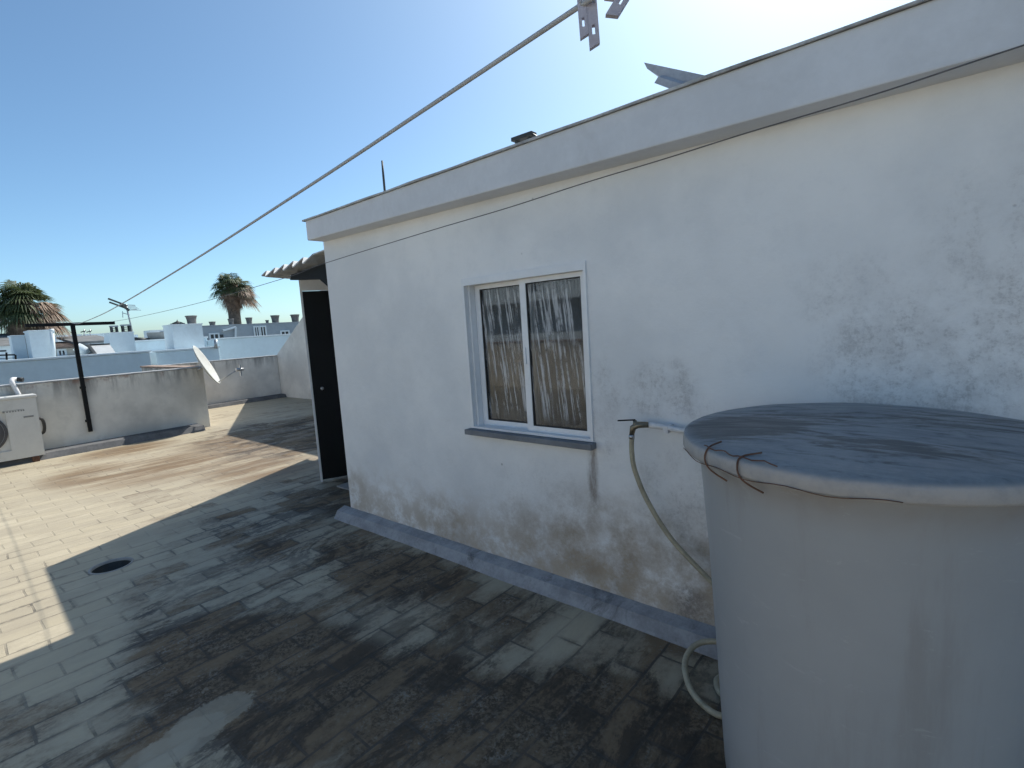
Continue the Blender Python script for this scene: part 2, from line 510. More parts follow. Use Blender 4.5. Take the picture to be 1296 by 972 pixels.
M['rope'] = simple('grey_laundry_rope', (0.40, 0.42, 0.44), 0.7, var=0.1, scale=12, bump=0.02)
M['wire'] = simple('thin_black_wire', (0.10, 0.10, 0.105), 0.6, var=0.2)
M['peg'] = simple('lilac_grey_plastic', (0.46, 0.44, 0.50), 0.45, var=0.1, scale=20)
M['steel'] = simple('spring_steel', (0.4, 0.4, 0.4), 0.3, 0.9, var=0.1)
M['timber'] = simple('grey_painted_board', (0.34, 0.36, 0.40), 0.7, var=0.25, scale=5)
M['trunk'] = simple('palm_trunk_bark', (0.17, 0.13, 0.10), 0.95, var=0.4, scale=8, bump=0.6)
M['street'] = simple('dusty_street_ground', (0.22, 0.21, 0.19), 0.95, var=0.2, scale=0.3)
M['curtain'] = None


def mat_leaf(name, a, b):
    t = NT(name)
    f = t.ramp(t.noise(3.5, 5, 0.7), 0.35, 0.65)
    c = t.mix(f, a, b)
    pb = t.n('ShaderNodeBsdfPrincipled')
    t.link(c, pb.inputs['Base Color'])
    pb.inputs['Roughness'].default_value = 0.6
    tr = t.n('ShaderNodeBsdfTranslucent')
    t.link(c, tr.inputs[0])
    mx = t.n('ShaderNodeMixShader')
    mx.inputs[0].default_value = 0.25
    t.link(pb.outputs[0], mx.inputs[1])
    t.link(tr.outputs[0], mx.inputs[2])
    t.link(mx.outputs[0], t.out.inputs[0])
    return t.m


M['frond'] = mat_leaf('green_palm_fronds', (0.05, 0.07, 0.028), (0.12, 0.145, 0.06))
M['dead'] = mat_leaf('dry_palm_fronds', (0.17, 0.115, 0.075), (0.46, 0.32, 0.23))


def mat_glass():
    t = NT('window_glass')
    g = t.n('ShaderNodeBsdfGlossy')
    g.inputs['Roughness'].default_value = 0.015
    g.inputs['Color'].default_value = (0.85, 0.9, 0.95, 1)
    nb = t.bump(t.noise(2.5, 2, 0.4), 0.02, 0.01)
    t.link(nb, g.inputs['Normal'])
    tr = t.n('ShaderNodeBsdfTransparent')
    tr.inputs[0].default_value = (0.62, 0.64, 0.66, 1)
    fr = t.n('ShaderNodeFresnel')
    fr.inputs['IOR'].default_value = 1.55
    mx = t.n('ShaderNodeMixShader')
    t.link(t.math('MULTIPLY', fr.outputs[0], 1.25, clamp=True), mx.inputs[0])
    t.link(tr.outputs[0], mx.inputs[1])
    t.link(g.outputs[0], mx.inputs[2])
    # dried vertical water runs on the pane
    o = t.sep()
    sk = t.n('ShaderNodeCombineXYZ')
    t.link(t.math('ADD', o[0], t.math('MULTIPLY', o[2], 0.10)), sk.inputs[0])
    t.link(t.math('MULTIPLY', o[2], 0.05), sk.inputs[2])
    s1 = t.noise(42, 3, 0.6, 0.0, sk.outputs[0])
    s2 = t.noise(130, 3, 0.7, 0.0, sk.outputs[0])
    brk = t.noise(9, 5, 0.7)
    fade = t.math('MULTIPLY', t.ramp(o[2], 0.98, 1.10), t.ramp(o[2], 1.86, 1.74))
    run = t.math('MULTIPLY', t.math('MULTIPLY', t.ramp(t.addall(t.math('MULTIPLY', s1, 0.65), t.math('MULTIPLY', s2, 0.35)), 0.485, 0.585), t.ramp(brk, 0.28, 0.54)), fade)
    df = t.n('ShaderNodeBsdfDiffuse')
    df.inputs[0].default_value = (0.72, 0.73, 0.74, 1)
    m2 = t.n('ShaderNodeMixShader')
    t.link(t.math('ADD', t.math('MULTIPLY', run, 0.56), t.math('MULTIPLY', t.noise(6, 6, 0.7), 0.12)), m2.inputs[0])
    t.link(mx.outputs[0], m2.inputs[1])
    t.link(df.outputs[0], m2.inputs[2])
    t.link(m2.outputs[0], t.out.inputs[0])
    return t.m


M['glass'] = mat_glass()
t = NT('curtain_with_mirror_brown')
cc = t.mix(t.ramp(t.sep()[2], 1.25, 1.42), (0.055, 0.045, 0.036), (0.02, 0.02, 0.023))  # the parapet's mirrored brown is painted into the lower curtain colour
M['curtain'] = t.pbr(cc, 0.9)


def mat_tank(lid=False):
    t = NT('tank_lid_plastic' if lid else 'tank_body_plastic')
    big = t.noise(2.0, 6, 0.6)
    fine = t.noise(40, 6, 0.7)
    o = t.sep()
    if lid:
        # algae streaks and wrinkles on the lid, heaviest on the side near the tap
        wr = t.noise(9, 6, 0.7, 0.7, t.mapping((0.6, 2.6, 1.0), rot=(0, 0, 0.35)))
        md = t.noise(2.2, 6, 0.7, 0.3)
        c = t.mix(t.ramp(big, 0.35, 0.65), (0.135, 0.165, 0.19), (0.18, 0.21, 0.235))
        c = t.mix(t.ramp(t.noise(13, 6, 0.75), 0.4, 0.7, 0, 0.35), c, (0.28, 0.31, 0.33))
        foul = t.addall(t.blob(-0.50, 1.60, 0.26, 0.20, soft=0.20), t.blob(-0.38, 1.75, 0.28, 0.16, soft=0.10), t.blob(-0.1, 1.5, 0.30, 0.10, soft=0.10), t.blob(0.05, 1.85, 0.25, 0.22, soft=0.07))
        topm = t.math('MULTIPLY', t.ramp(o[2], 1.222, 1.232), t.ramp(t.addall(t.math('MULTIPLY', wr, 0.6), t.math('MULTIPLY', md, 0.3), t.math('MULTIPLY', fine, 0.12), foul), 0.535, 0.64))
        c = t.mix(t.math('MULTIPLY', topm, 0.75), c, (0.05, 0.055, 0.06))
        edge = t.math('MULTIPLY', t.ramp(o[2], 1.227, 1.213), t.ramp(t.noise(5, 6, 0.7), 0.3, 0.62, 0.35, 0.95))
        c = t.mix(edge, c, (0.40, 0.375, 0.355))
        h = t.addall(t.math('MULTIPLY', wr, 1.2), t.math('MULTIPLY', fine, 0.12), t.math('MULTIPLY', md, 0.8))
        return t.pbr(c, t.ramp(wr, 0.35, 0.65, 0.38, 0.6), 0, t.bump(h, 0.5, 0.008), 0.4)
    c = t.mix(t.ramp(big, 0.3, 0.7), (0.315, 0.325, 0.335), (0.35, 0.36, 0.37))
    tp = t.math('MULTIPLY', t.ramp(o[2], 1.06, 1.17), t.ramp(t.noise(3, 6), 0.35, 0.6, 0.3, 0.9))
    c = t.mix(t.math('MULTIPLY', tp, 0.6), c, (0.25, 0.20, 0.16))
    dr = t.noise(7, 6, 0.7, 0.1, t.mapping((1.0, 1.0, 0.10)))
    c = t.mix(t.ramp(dr, 0.52, 0.72, 0, 0.35), c, (0.22, 0.205, 0.19))
    sc = t.noise(14, 6, 0.8, 0.4, t.mapping((0.5, 0.5, 1.8)))
    c = t.mix(t.ramp(sc, 0.60, 0.68, 0, 0.35), c, (0.46, 0.46, 0.47))
    bt = t.math('MULTIPLY', t.ramp(o[2], 0.35, 0.0), t.ramp(t.noise(4, 6, 0.7), 0.4, 0.65))
    c = t.mix(t.math('MULTIPLY', bt, 0.5), c, (0.12, 0.11, 0.09))
    return t.pbr(c, 0.45, 0, t.bump(t.addall(big, t.math('MULTIPLY', fine, 0.1)), 0.12, 0.01), 0.4)


M['tank'] = mat_tank()
M['lid'] = mat_tank(True)

# ------------------------------------------------------------------ setting: street ground, terrace
g = MB()
g.face([(-1600, -1600, -3.2), (1600, -1600, -3.2), (1600, 1600, -3.2), (-1600, 1600, -3.2)])
struct(g.build('ground', M['street']))

# terrace floor, one sheet with a round hole for the drain
DR = Vector((-4.70, 0.775, 0))
dr = 0.125
X0, X1, Y0, Y1 = -14.1, 6.0, -5.2, 6.75
f = MB()
s = 0.3
for a in ((X0, Y0, X1, DR.y - s), (X0, DR.y + s, X1, Y1), (X0, DR.y - s, DR.x - s, DR.y + s), (DR.x + s, DR.y - s, X1, DR.y + s)):
    f.face([(a[0], a[1], 0), (a[2], a[1], 0), (a[2], a[3], 0), (a[0], a[3], 0)])
N = 40
for k in range(N):
    q = []
    for kk in (k, k + 1):
        an = 2 * math.pi * (kk + 0.5 * 0) / N
        c_, s_ = math.cos(an), math.sin(an)
        m_ = max(abs(c_), abs(s_))
        q.append(((DR.x + dr * c_, DR.y + dr * s_, 0), (DR.x + s * c_ / m_, DR.y + s * s_ / m_, 0)))
    f.face([q[0][0], q[0][1], q[1][1], q[1][0]])
bmesh.ops.remove_doubles(f.b, verts=f.b.verts, dist=1e-4)
struct(f.build('terrace_floor', M['floor']))
f = MB()
f.span((X0, Y0, -3.2), (X1, Y1, -0.16))
struct(f.build('terrace_slab', M['concrete']))

d = thing('floor_drain', 'round dark drain hole sunk in the terrace floor at the tip of the shadow', 'drain', (DR.x, DR.y, 0))
f = MB()
f.lathe([(dr, 0.001), (dr * 0.92, -0.03), (dr * 0.8, -0.09), (dr * 0.3, -0.12), (0.001, -0.12)], DR, 40)
f.build('bowl', M['dark'], d)
f = MB()
f.lathe([(dr + 0.012, 0.0015), (dr + 0.010, 0.006), (dr - 0.002, 0.006), (dr - 0.006, -0.012)], DR, 40)
f.build('rim', M['concrete'], d)

# ------------------------------------------------------------------ the rooftop house
HX0, HX1, HY0, HY1 = -3.97, 4.0, 2.34, 6.2
SOF, RT = 2.36, 2.51
house = thing('rooftop_house', 'low whitewashed rooftop room with grey fascia, sliding window and stained wall', 'house', (HX0, HY0, 0))
wx0, wx1, wz0, wz1 = -2.365, -1.465, 0.925, 1.872
f = MB()
f.grid_plate([HX0, wx0, wx1, HX1], [0, wz0, wz1, SOF], {(1, 1)}, 1, HY0, HY0 + 0.22)
f.grid_plate([HX0, -3.0, 1.0, HX1], [0, 1, SOF], set(), 1, HY1 - 0.2, HY1)
f.span((HX0, HY0 + 0.22, 0), (HX0 + 0.2, HY1 - 0.2, SOF))
f.span((HX1 - 0.2, HY0 + 0.22, 0), (HX1, HY1 - 0.2, SOF))
f.build('wall', M['wall'], house)
# unseen rear wing added behind the porch, outer wall slanted for its floor shadow
f = MB()
f.prism([(-3.972, 3.62), (-4.93, 3.62), (-6.45, 5.2), (-6.45, 6.2), (-3.972, 6.2)], 2, 0, 2.2)
f.build('unseen_wing', M['white_paint'], house)
# roof slab: fascia face flush with the end wall, overhanging the long side
f = MB()
sl_ = -0.0150                                    # the old slab sags a little towards the right
f.prism([(HX0 + 0.012, SOF - 0.002), (HX1 + 0.1, SOF - 0.002 + sl_ * (HX1 - HX0)), (HX1 + 0.1, RT), (HX0 + 0.012, RT)], 1, HY0 - 0.145, HY1 + 0.1)
bmesh.ops.bevel(f.b, geom=list(f.b.edges), offset=0.008, segments=2, profile=0.6, affect='EDGES')
roof = f.build('roof', M['fascia'], house)
f = MB()
n = 60
for k in range(n):
    a, b = HX0 - 0.012 + (HX1 + 0.13 - HX0) * k / n, HX0 - 0.012 + (HX1 + 0.13 - HX0) * (k + 1) / n
    za, zb = [RT + 0.009 + 0.004 * mnoise.noise((x * 2.1, 0, 0)) for x in (a, b)]
    ya, yb = [HY0 - 0.160 + 0.008 * mnoise.noise((x * 3.3, 5, 0)) for x in (a, b)]
    f.face([(a, ya, RT - 0.002), (b, yb, RT - 0.002), (b, yb, zb), (a, ya, za)])
    f.face([(a, ya, za), (b, yb, zb), (b, HY1 + 0.1, zb), (a, HY1 + 0.1, za)])
    f.face([(a, ya, RT - 0.002), (b, yb, RT - 0.002), (b, HY0 - 0.15, RT - 0.002), (a, HY0 - 0.15, RT - 0.002)])
f.face([(HX0 - 0.012, HY0 - 0.160, RT - 0.002), (HX0 - 0.012, HY1 + 0.1, RT - 0.002), (HX0 - 0.012, HY1 + 0.1, RT + 0.012), (HX0 - 0.012, HY0 - 0.160, RT + 0.012)])
bmesh.ops.remove_doubles(f.b, verts=f.b.verts, dist=1e-4)
f.build('coping', M['coping'], roof)
# chamfered kerb along the foot of the long wall
f = MB()
n = 70
prof = [(0.0, 0.088), (-0.072, 0.066), (-0.108, 0.006), (-0.112, -0.01)]
rows = []
for k in range(n + 1):
    x = -4.07 + (HX1 + 4.07) * k / n
    w = 1 + 0.10 * mnoise.noise((x * 2.3, 1.5, 0)) + 0.05 * mnoise.noise((x * 9, 4, 0))
    rows.append([f.b.verts.new((x, HY0 - 0.001 + y * w, z * (1 + 0.07 * mnoise.noise((x * 4, 9, 0))))) for y, z in prof] + [f.b.verts.new((x, HY0 - 0.001, -0.01))])
for A, B in zip(rows, rows[1:]):
    for k in range(4):
        f.b.faces.new((A[k], A[k + 1], B[k + 1], B[k]))
f.b.faces.new(rows[0])
f.b.faces.new(rows[-1][::-1])
f.build('kerb', M['kerb'], house)

# sliding window
f = MB()
tw = 0.016
f.grid_plate([wx0 - 0.014, wx0 + 0.006, wx1 - 0.008, wx1 + 0.008], [wz0 + 0.009, wz0 + 0.022, wz1 - 0.022, wz1 + 0.022], {(1, 1)}, 1, HY0 - 0.012, HY0 + 0.02)
win = f.build('window', M['alu'], house)
f = MB()
f.grid_plate([wx0 + 0.002, wx0 + 0.022, wx1 - 0.02, wx1 - 0.002], [wz0 + 0.002, wz0 + 0.020, wz1 - 0.022, wz1 - 0.002], {(1, 1)}, 1, HY0 + 0.022, HY0 + 0.12)
f.build('frame', M['alu'], win)


def sash(x0, x1, y, wl, wr):
    f = MB()
    z0, z1 = wz0 + 0.021, wz1 - 0.023
    f.grid_plate([x0, x0 + wl, x1 - wr, x1], [z0, z0 + 0.034, z1 - 0.026, z1], {(1, 1)}, 1, y, y + 0.028)
    f.build('sash', M['alu'], win)
    f = MB()
    a, b, c_, d_ = x0 + wl, x1 - wr, z0 + 0.034, z1 - 0.026
    f.grid_plate([a, a + 0.006, b - 0.006, b], [c_, c_ + 0.006, d_ - 0.006, d_], {(1, 1)}, 1, y + 0.004, y + 0.022)
    f.build('seal', M['seal'], win)
    f = MB()
    f.face([(a + 0.006, y + 0.012, c_ + 0.006), (b - 0.006, y + 0.012, c_ + 0.006), (b - 0.006, y + 0.012, d_ - 0.006), (a + 0.006, y + 0.012, d_ - 0.006)])
    f.build('pane', M['glass'], win, recalc=False)


xm = -1.905
sash(wx0 + 0.024, xm + 0.02, HY0 + 0.066, 0.042, 0.04)
sash(xm - 0.034, wx1 - 0.022, HY0 + 0.030, 0.044, 0.030)
f = MB()
f.span((xm - 0.022, HY0 + 0.022, 1.35), (xm - 0.012, HY0 + 0.0295, 1.45), 0.002)
f.build('handle', M['alu'], win)
f = MB()
f.span((wx0 - 0.04, HY0 - 0.055, wz0 - 0.028), (wx1 + 0.02, HY0 + 0.05, wz0 + 0.006), 0.004)
f.build('sill', M['sill'], win)
# lace-less dark curtain hanging in folds behind the panes
f = MB()
n = 90
rows = []
for k in range(n + 1):
    x = wx0 - 0.05 + (wx1 - wx0 + 0.1) * k / n
    y = HY0 + 0.26 + 0.022 * math.sin(k * 0.9) + 0.012 * math.sin(k * 0.37 + 1)
    rows.append((f.b.verts.new((x, y, 0.7)), f.b.verts.new((x, y, 2.1))))
for A, B in zip(rows, rows[1:]):
    f.b.faces.new((A[0], B[0], B[1], A[1])).smooth = True
f.build('curtain', M['curtain'], win)

# porch side wall under the canopy with the black door in it
P0 = Vector((-5.225, 2.765, 0))
ang = R(23)
dv = Vector((math.sin(ang), math.cos(ang), 0))
nv = Vector((dv.y, -dv.x, 0))          # faces the terrace and the camera


def porch(a, b, o0, o1, z0, z1, mb):
    """oriented slab along the porch wall: a..b along it, o0..o1 across it"""
    q = [P0 + dv * a + nv * o0, P0 + dv * b + nv * o0, P0 + dv * b + nv * o1, P0 + dv * a + nv * o1]
    mb.prism([(p.x, p.y) for p in q], 2, z0, z1)


f = MB()
porch(-0.010, 0.010, -0.03, 0.0, 0.0, 2.19, f)
porch(0.010, 0.94, -0.03, 0.0, 2.075, 2.19, f)
f.build('porch_wall', M['white_paint'], house)
f = MB()
porch(0.012, 0.94, -0.027, -0.008, 0.02, 2.07, f)
door = f.build('door', M['door_black'], house)
f = MB()
hp = P0 + dv * 0.10
f.tube([hp + Vector((0, 0, 1.03)) - nv * 0.012, hp + Vector((0, 0, 1.03)) + nv * 0.04], 0.012, 10)
f.lathe([(0.001, -0.018), (0.012, -0.014), (0.018, 0.0), (0.012, 0.014), (0.001, 0.018)], hp + Vector((0, 0, 1.03)) + nv * 0.055, 14)
f.build('handle', M['galv'], door)
f = MB()
f.span((-4.9, 2.75, 0.0), (-3.972, 3.61, 0.012))
f.build('doorstep', M['concrete'], house)

# corrugated canopy
f = MB()
pitch = 0.187
xs = [-5.325 + (5.325 - 3.975) * k / 110 for k in range(111)]


def canz(x, y):
    fl = 1.0 if x < -4.36 else max(0.0, 1 - (x + 4.36) / 0.03)
    w = 0.034 * math.cos(2 * math.pi * (x + 5.275) / pitch)
    return 2.232 + 0.045 * (x + 5.325) / 0.95 + (w if x < -4.36 else 0.034) + 0.01


rowsT, rowsB = [], []
for x in xs:
    xe = x
    k = (x + 3.975) / (-5.325 + 3.975)           # 0 at the wall, 1 at the outer edge
    x2 = -3.975 + (x + 3.975) * 1.95              # outer edge skewed to shape its shadow on the floor
    z = canz(x, 0)
    yf = 2.45 - (0.044 + 2.232 + 0.045 * (x + 5.325) / 0.95 - z) / 1.15  # front edge sheared along the sun slope so its shadow stays straight
    rowsT.append((f.b.verts.new((x, yf, z)), f.b.verts.new((x2, 5.2, z + 0.02))))
    rowsB.append((f.b.verts.new((x, yf, z - 0.012)), f.b.verts.new((x2, 5.2, z + 0.008))))
for A, B in zip(rowsT, rowsT[1:]):
    f.b.faces.new((A[0], B[0], B[1], A[1]))
for A, B in zip(rowsB, rowsB[1:]):
    f.b.faces.new((A[0], B[0], B[1], A[1]))
for i in range(len(xs) - 1):
    f.b.faces.new((rowsT[i][0], rowsT[i + 1][0], rowsB[i + 1][0], rowsB[i][0]))
f.b.faces.new((rowsT[0][0], rowsT[0][1], rowsB[0][1], rowsB[0][0]))
f.build('canopy', M['fibro'], house)
f = MB()
bl, br_ = at(367, 354.5, 1, 2.53), at(384, 354, 1, 2.53)
zr = bl.z + (br_.z - bl.z) / (br_.x - bl.x) * (-3.974 - bl.x)
f.prism([(bl.x, bl.z), (-3.974, zr), (-3.974, 2.25), (bl.x + 0.03, 2.205)], 1, 2.53, 2.60)
f.bar((-4.42, 2.565, bl.z - 0.03), (-3.98, 2.565, zr - 0.21), 0.05, 0.05)
f.build('bracket', M['black_metal'], house)

# things lying on its roof
f = MB()
f.tube([(-3.83, 2.9, RT + 0.012), (-3.83, 2.9, 2.95), (-3.832, 2.902, 3.075)], [0.011, 0.010, 0.008], 8)
tag(f.build('roof_rod', M['dark']), 'thin dark upright metal rod on the house roof near its corner', 'rod')
q = lambda x, y, Y=2.5: at(x, y, 1, Y)
f = MB()
o_ = thing('roof_vent', 'small dark broken vent cap lying on the roof edge', 'vent', (-1.93, 2.5, RT))
a, b = q(650, 178), q(676, 169)
f.bar(a, b, 0.05, 0.022, 0.003)
f.build('cap', M['dark'], o_)
f = MB()
f.bar(q(655, 178), q(655, 188), 0.03, 0.014)
f.build('leg', M['dark'], o_)
f = MB()
f.bar(q(672, 168), q(686, 178), 0.03, 0.012)
f.build('leg', M['dark'], o_)
f = MB()
f.bar(q(661, 186), q(672, 175) , 0.03, 0.014)
f.build('strut', M['dark'], o_)


def slab_from(pts, th, name, mat, par=None):
    """thick board: polygon of points extruded by a vector"""
    mb = MB()
    pts = [Vector(p) for p in pts]
    A = [mb.b.verts.new(p) for p in pts]
    B = [mb.b.verts.new(p + Vector(th)) for p in pts]
    n = len(pts)
    mb.b.faces.new(A)
    mb.b.faces.new(B[::-1])
    for i in range(n):
        mb.b.faces.new((A[i], A[(i + 1) % n], B[(i + 1) % n], B[i]))
    return mb.build(name, mat, par)


o_ = slab_from([q(815, 79, 2.62), q(819, 87, 2.62), q(835, 97, 2.62), q(850, 113, 2.62), q(925, 105, 2.62), q(900, 97, 2.62)], (0.02, 0.10, -0.02), 'loose_board', M['timber'])
tag(o_, 'upper of two grey boards jutting up over the roof edge', 'board')
o_ = slab_from([q(833, 97, 2.58), q(828, 105, 2.58), q(852, 114, 2.58), q(880, 112, 2.58)], (0.012, 0.03, 0.012), 'loose_board', M['timber'])
tag(o_, 'lower, shorter of two grey boards jutting over the roof edge', 'board')

# ------------------------------------------------------------------ water tank, tap, hose
TC = Vector((-0.195, 1.752, 0))
tank = thing('water_tank', 'large round white plastic water tank with dirty blue-grey lid against the house wall', 'water tank', TC)
f = MB()
f.lathe([(0.0, 0.004), (0.352, 0.004), (0.370, 0.02), (0.378, 0.10), (0.395, 0.45), (0.415, 0.85), (0.430, 1.06), (0.435, 1.12), (0.445, 1.15), (0.452, 1.165), (0.455, 1.19)], TC, 96)
f.build('body', M['tank'], tank)
f = MB()
prof = [(0.452, 1.178), (0.476, 1.176), (0.484, 1.179), (0.487, 1.186), (0.486, 1.211), (0.482, 1.222), (0.470, 1.229), (0.43, 1.235), (0.37, 1.241), (0.28, 1.247), (0.17, 1.251), (0.08, 1.253), (0.001, 1.253)]
f.lathe(prof, TC, 128)
for v in f.b.verts:
    if v.co.z > 1.225:
        v.co.z += 0.006 * mnoise.noise((v.co.x * 4, v.co.y * 4, 0))
lid = f.build('lid', M['lid'], tank)


def rim_pt(deg, r, z):
    a = R(deg)
    return (TC.x + r * math.cos(a), TC.y + r * math.sin(a), z)


f = MB()
dg = [math.degrees(math.atan2(at(px, py, 2, 1.206).y - TC.y, at(px, py, 2, 1.206).x - TC.x)) for px, py in ((884, 578), (929, 592))]
for k, a in enumerate(dg):
    pts = [rim_pt(a + 4 * k, 0.44, 1.241), rim_pt(a, 0.476, 1.230), rim_pt(a, 0.4905, 1.206), rim_pt(a + 1, 0.490, 1.181), rim_pt(a + 3, 0.478, 1.163), rim_pt(a + 6, 0.458, 1.145)]
    f.tube(catrom(pts, 4), 0.0026, 6)
f.tube([rim_pt(dg[0] - 2 + (dg[1] - dg[0] + 14) * k / 14, 0.481 + 0.004 * math.sin(k), 1.231 + 0.003 * math.sin(k * 1.7)) for k in range(15)], 0.0018, 6)
f.tube([rim_pt(dg[0] - 22 + (dg[1] - dg[0] + 62) * k / 24, 0.489, 1.182 + 0.004 * math.sin(k * 0.9)) for k in range(25)], 0.0011, 6)
f.build('wire_tie', M['rust'], tank)

tap = thing('water_tap', 'old outdoor tap on a short white pipe beside the tank', 'tap', (-1.17, 2.24, 1.06))
f = MB()
f.tube([(-0.62, 2.285, 1.052), (-0.95, 2.285, 1.052), (-1.06, 2.285, 1.064), (-1.12, 2.272, 1.07)], [0.012, 0.012, 0.014, 0.016], 12)
for x in (-1.02, -0.86):
    f.span((x - 0.012, 2.27, 1.035), (x + 0.012, 2.339, 1.07), 0.003)
f.build('supply_pipe', M['pipe_white'], tap)
f = MB()
f.tube([(-1.105, 2.27, 1.07), (-1.15, 2.25, 1.07), (-1.172, 2.24, 1.055), (-1.178, 2.236, 1.02)], [0.014, 0.017, 0.016, 0.012], 12)
f.tube([(-1.16, 2.245, 1.06), (-1.162, 2.243, 1.092)], [0.013, 0.009], 10)
f.build('spout', M['brass'], tap)
f = MB()
f.bar((-1.16, 2.243, 1.095), (-1.245, 2.225, 1.088), 0.014, 0.006, 0.002)
f.build('lever', M['black_metal'], tap)
f = MB()
f.tube([(-1.178, 2.236, 1.022), (-1.178, 2.236, 1.000)], 0.0145, 10)
f.build('clamp', M['steel'], tap)

hp = [(-1.178, 2.236, 1.012), (-1.180, 2.235, 0.93), (-1.166, 2.235, 0.84), (-1.11, 2.24, 0.70), (-1.0, 2.25, 0.53), (-0.83, 2.262, 0.37), (-0.68, 2.27, 0.24), (-0.58, 2.25, 0.14), (-0.62, 2.20, 0.10),
      (-0.74, 2.20, 0.115), (-0.83, 2.17, 0.10), (-0.865, 2.10, 0.075), (-0.845, 2.01, 0.05), (-0.77, 1.92, 0.025), (-0.66, 1.88, 0.016), (-0.60, 1.95, 0.014), (-0.62, 2.08, 0.014), (-0.70, 2.13, 0.014), (-0.73, 2.07, 0.018), (-0.69, 2.00, 0.02), (-0.64, 2.02, 0.03)]
f = MB()
f.tube(catrom(hp, 8), 0.0125, 12)
tag(f.build('garden_hose', M['hose']), 'dull beige garden hose hanging from the tap and looping behind the tank', 'hose')
# ------------------------------------------------------------------ parapets and boundary wall
PX = -10.75
pe = 3.575
f = MB()
f.span((PX - 0.2, -5.0, -0.05), (PX, pe, 1.135), 0.006)
p1 = tag(f.build('parapet_wall', M['parapet']), 'grey rendered parapet behind the black T post and the cooling unit', 'wall')
f = MB()
f.span((PX - 0.225, -5.0, 1.137), (PX + 0.012, pe + 0.01, 1.158), 0.004)
f.build('coping', M['coping'], p1)
f = MB()
f.prism([(PX + 0.001, 0.098), (PX + 0.32, 0.092), (PX + 0.385, -0.01), (PX + 0.001, -0.01)], 1, -5.0, 3.36)  # low dark grey strip modelled along the parapet foot
f.build('foot_strip', M['foot_grey'], p1)
f = MB()
f.span((-13.9, pe - 0.199, -0.05), (PX - 0.203, pe, 1.131), 0.006)
p2 = tag(f.build('parapet_wall', M['parapet2']), 'short return wall with worn terracotta top behind the dish', 'wall')
f = MB()
f.span((-13.9, pe - 0.225, 1.133), (PX - 0.228, pe + 0.02, 1.165), 0.004)
f.build('coping', M['terracotta'], p2)
f = MB()
f.span((-14.1, pe + 0.001, -0.05), (-13.9, 6.47, 1.115), 0.006)
p3 = tag(f.build('parapet_wall', M['parapet2']), 'far pale parapet right of the dish, meeting the sloped wall', 'wall')
f = MB()
f.span((-14.12, pe + 0.02, 1.117), (-13.885, 6.46, 1.14), 0.004)
f.build('coping', M['coping'], p3)
f = MB()
f.prism([(-13.899, 0.085), (-13.66, 0.08), (-13.60, -0.01), (-13.899, -0.01)], 1, pe + 0.025, 6.47)  # same dark grey strip at the foot of the far parapet
f.build('foot_strip', M['foot_grey'], p3)
f = MB()
f.prism([(-14.12, -0.05), (-14.12, 1.12), (-13.96, 1.12), (-9.75, 3.56), (-6.5, 3.56), (-6.5, -0.05)], 1, 6.48, 6.68)
tag(f.build('boundary_wall', M['side_render']), 'pale boundary wall with a steeply sloping top behind the black door', 'wall')
# parapet on the street side, behind the viewer (mirrored in the window)
f = MB()
f.span((PX + 0.013, -5.2, -0.05), (6.0, -5.0, 1.1), 0.006)
p4 = tag(f.build('parapet_wall', mat_render('beige_parapet_render', (0.66, 0.58, 0.46), 1.1)), 'beige street parapet facing the window, seen only mirrored in its glass', 'wall')
f = MB()
f.span((PX + 0.013, -5.22, 1.102), (6.0, -4.98, 1.14), 0.004)
f.build('coping', M['terracotta'], p4)

# ------------------------------------------------------------------ clothes lines
post = thing('line_post', 'black T-shaped clothes line post fixed to the grey parapet', 'clothes post', (PX + 0.04, 1.78, 0.27))
f = MB()
f.bar((PX + 0.035, 1.783, 0.27), (PX + 0.035, 1.774, 2.0), 0.055, 0.055, 0.004)
f.build('upright', M['black_metal'], post)
f = MB()
f.bar((PX + 0.035, 1.215, 2.028), (PX + 0.035, 2.325, 2.022), 0.05, 0.05, 0.004)
f.build('crossbar', M['black_metal'], post)
f = MB()
for z in (0.45, 1.0):
    f = MB()
    f.span((PX + 0.001, 1.74, z - 0.02), (PX + 0.006, 1.82, z + 0.02))
    f.build('wall_plate', M['black_metal'], post)
post2 = thing('line_post', 'second black clothes line post standing on the floor right of the water tank', 'clothes post', (2.9, 1.2, 0))
f = MB()
f.bar((2.9, 1.25, 0), (2.9, 1.25, 2.28), 0.055, 0.055, 0.004)
f.build('upright', M['black_metal'], post2)
f = MB()
f.bar((2.9, 0.36, 2.20), (2.9, 2.16, 2.36), 0.05, 0.05, 0.004)
f.build('crossbar', M['black_metal'], post2)

rp = [(PX + 0.06, 1.765, 2.045), (-9.3, 1.61, 1.975), (-7.2, 1.41, 1.958), (-5.68, 1.275, 1.973), (-3.22, 1.027, 2.009), (-1.559, 0.86, 2.048), (-0.886, 0.79, 2.067), (-0.46, 0.747, 2.081), (0.9, 0.60, 2.12), (2.9, 0.40, 2.215)]
f = MB()
cr = catrom(rp, 24)
f.tube(cr, 0.0042, 8)
rope = tag(f.build('clothes_rope', M['rope']), 'thick grey clothes rope running overhead with pegs on it', 'rope')
wp = [(PX + 0.035, 2.29, 2.045), (-9.1, 2.21, 2.022), (-6.5, 2.18, 2.04), (-4.37, 2.165, 2.10), (-3.70, 2.155, 2.14)]
for px, py in ((540, 293), (640, 263), (740, 232), (840, 200), (940, 170), (1110, 118), (1296, 55)):
    p = at(px, py, 1, 2.15)
    wp.append((p.x, p.y, p.z + rnd.uniform(-0.005, 0.005)))
wp += [(1.2, 2.13, 2.34), (2.9, 2.10, 2.375)]
f = MB()
f.tube(catrom(wp, 10), 0.0024, 6)
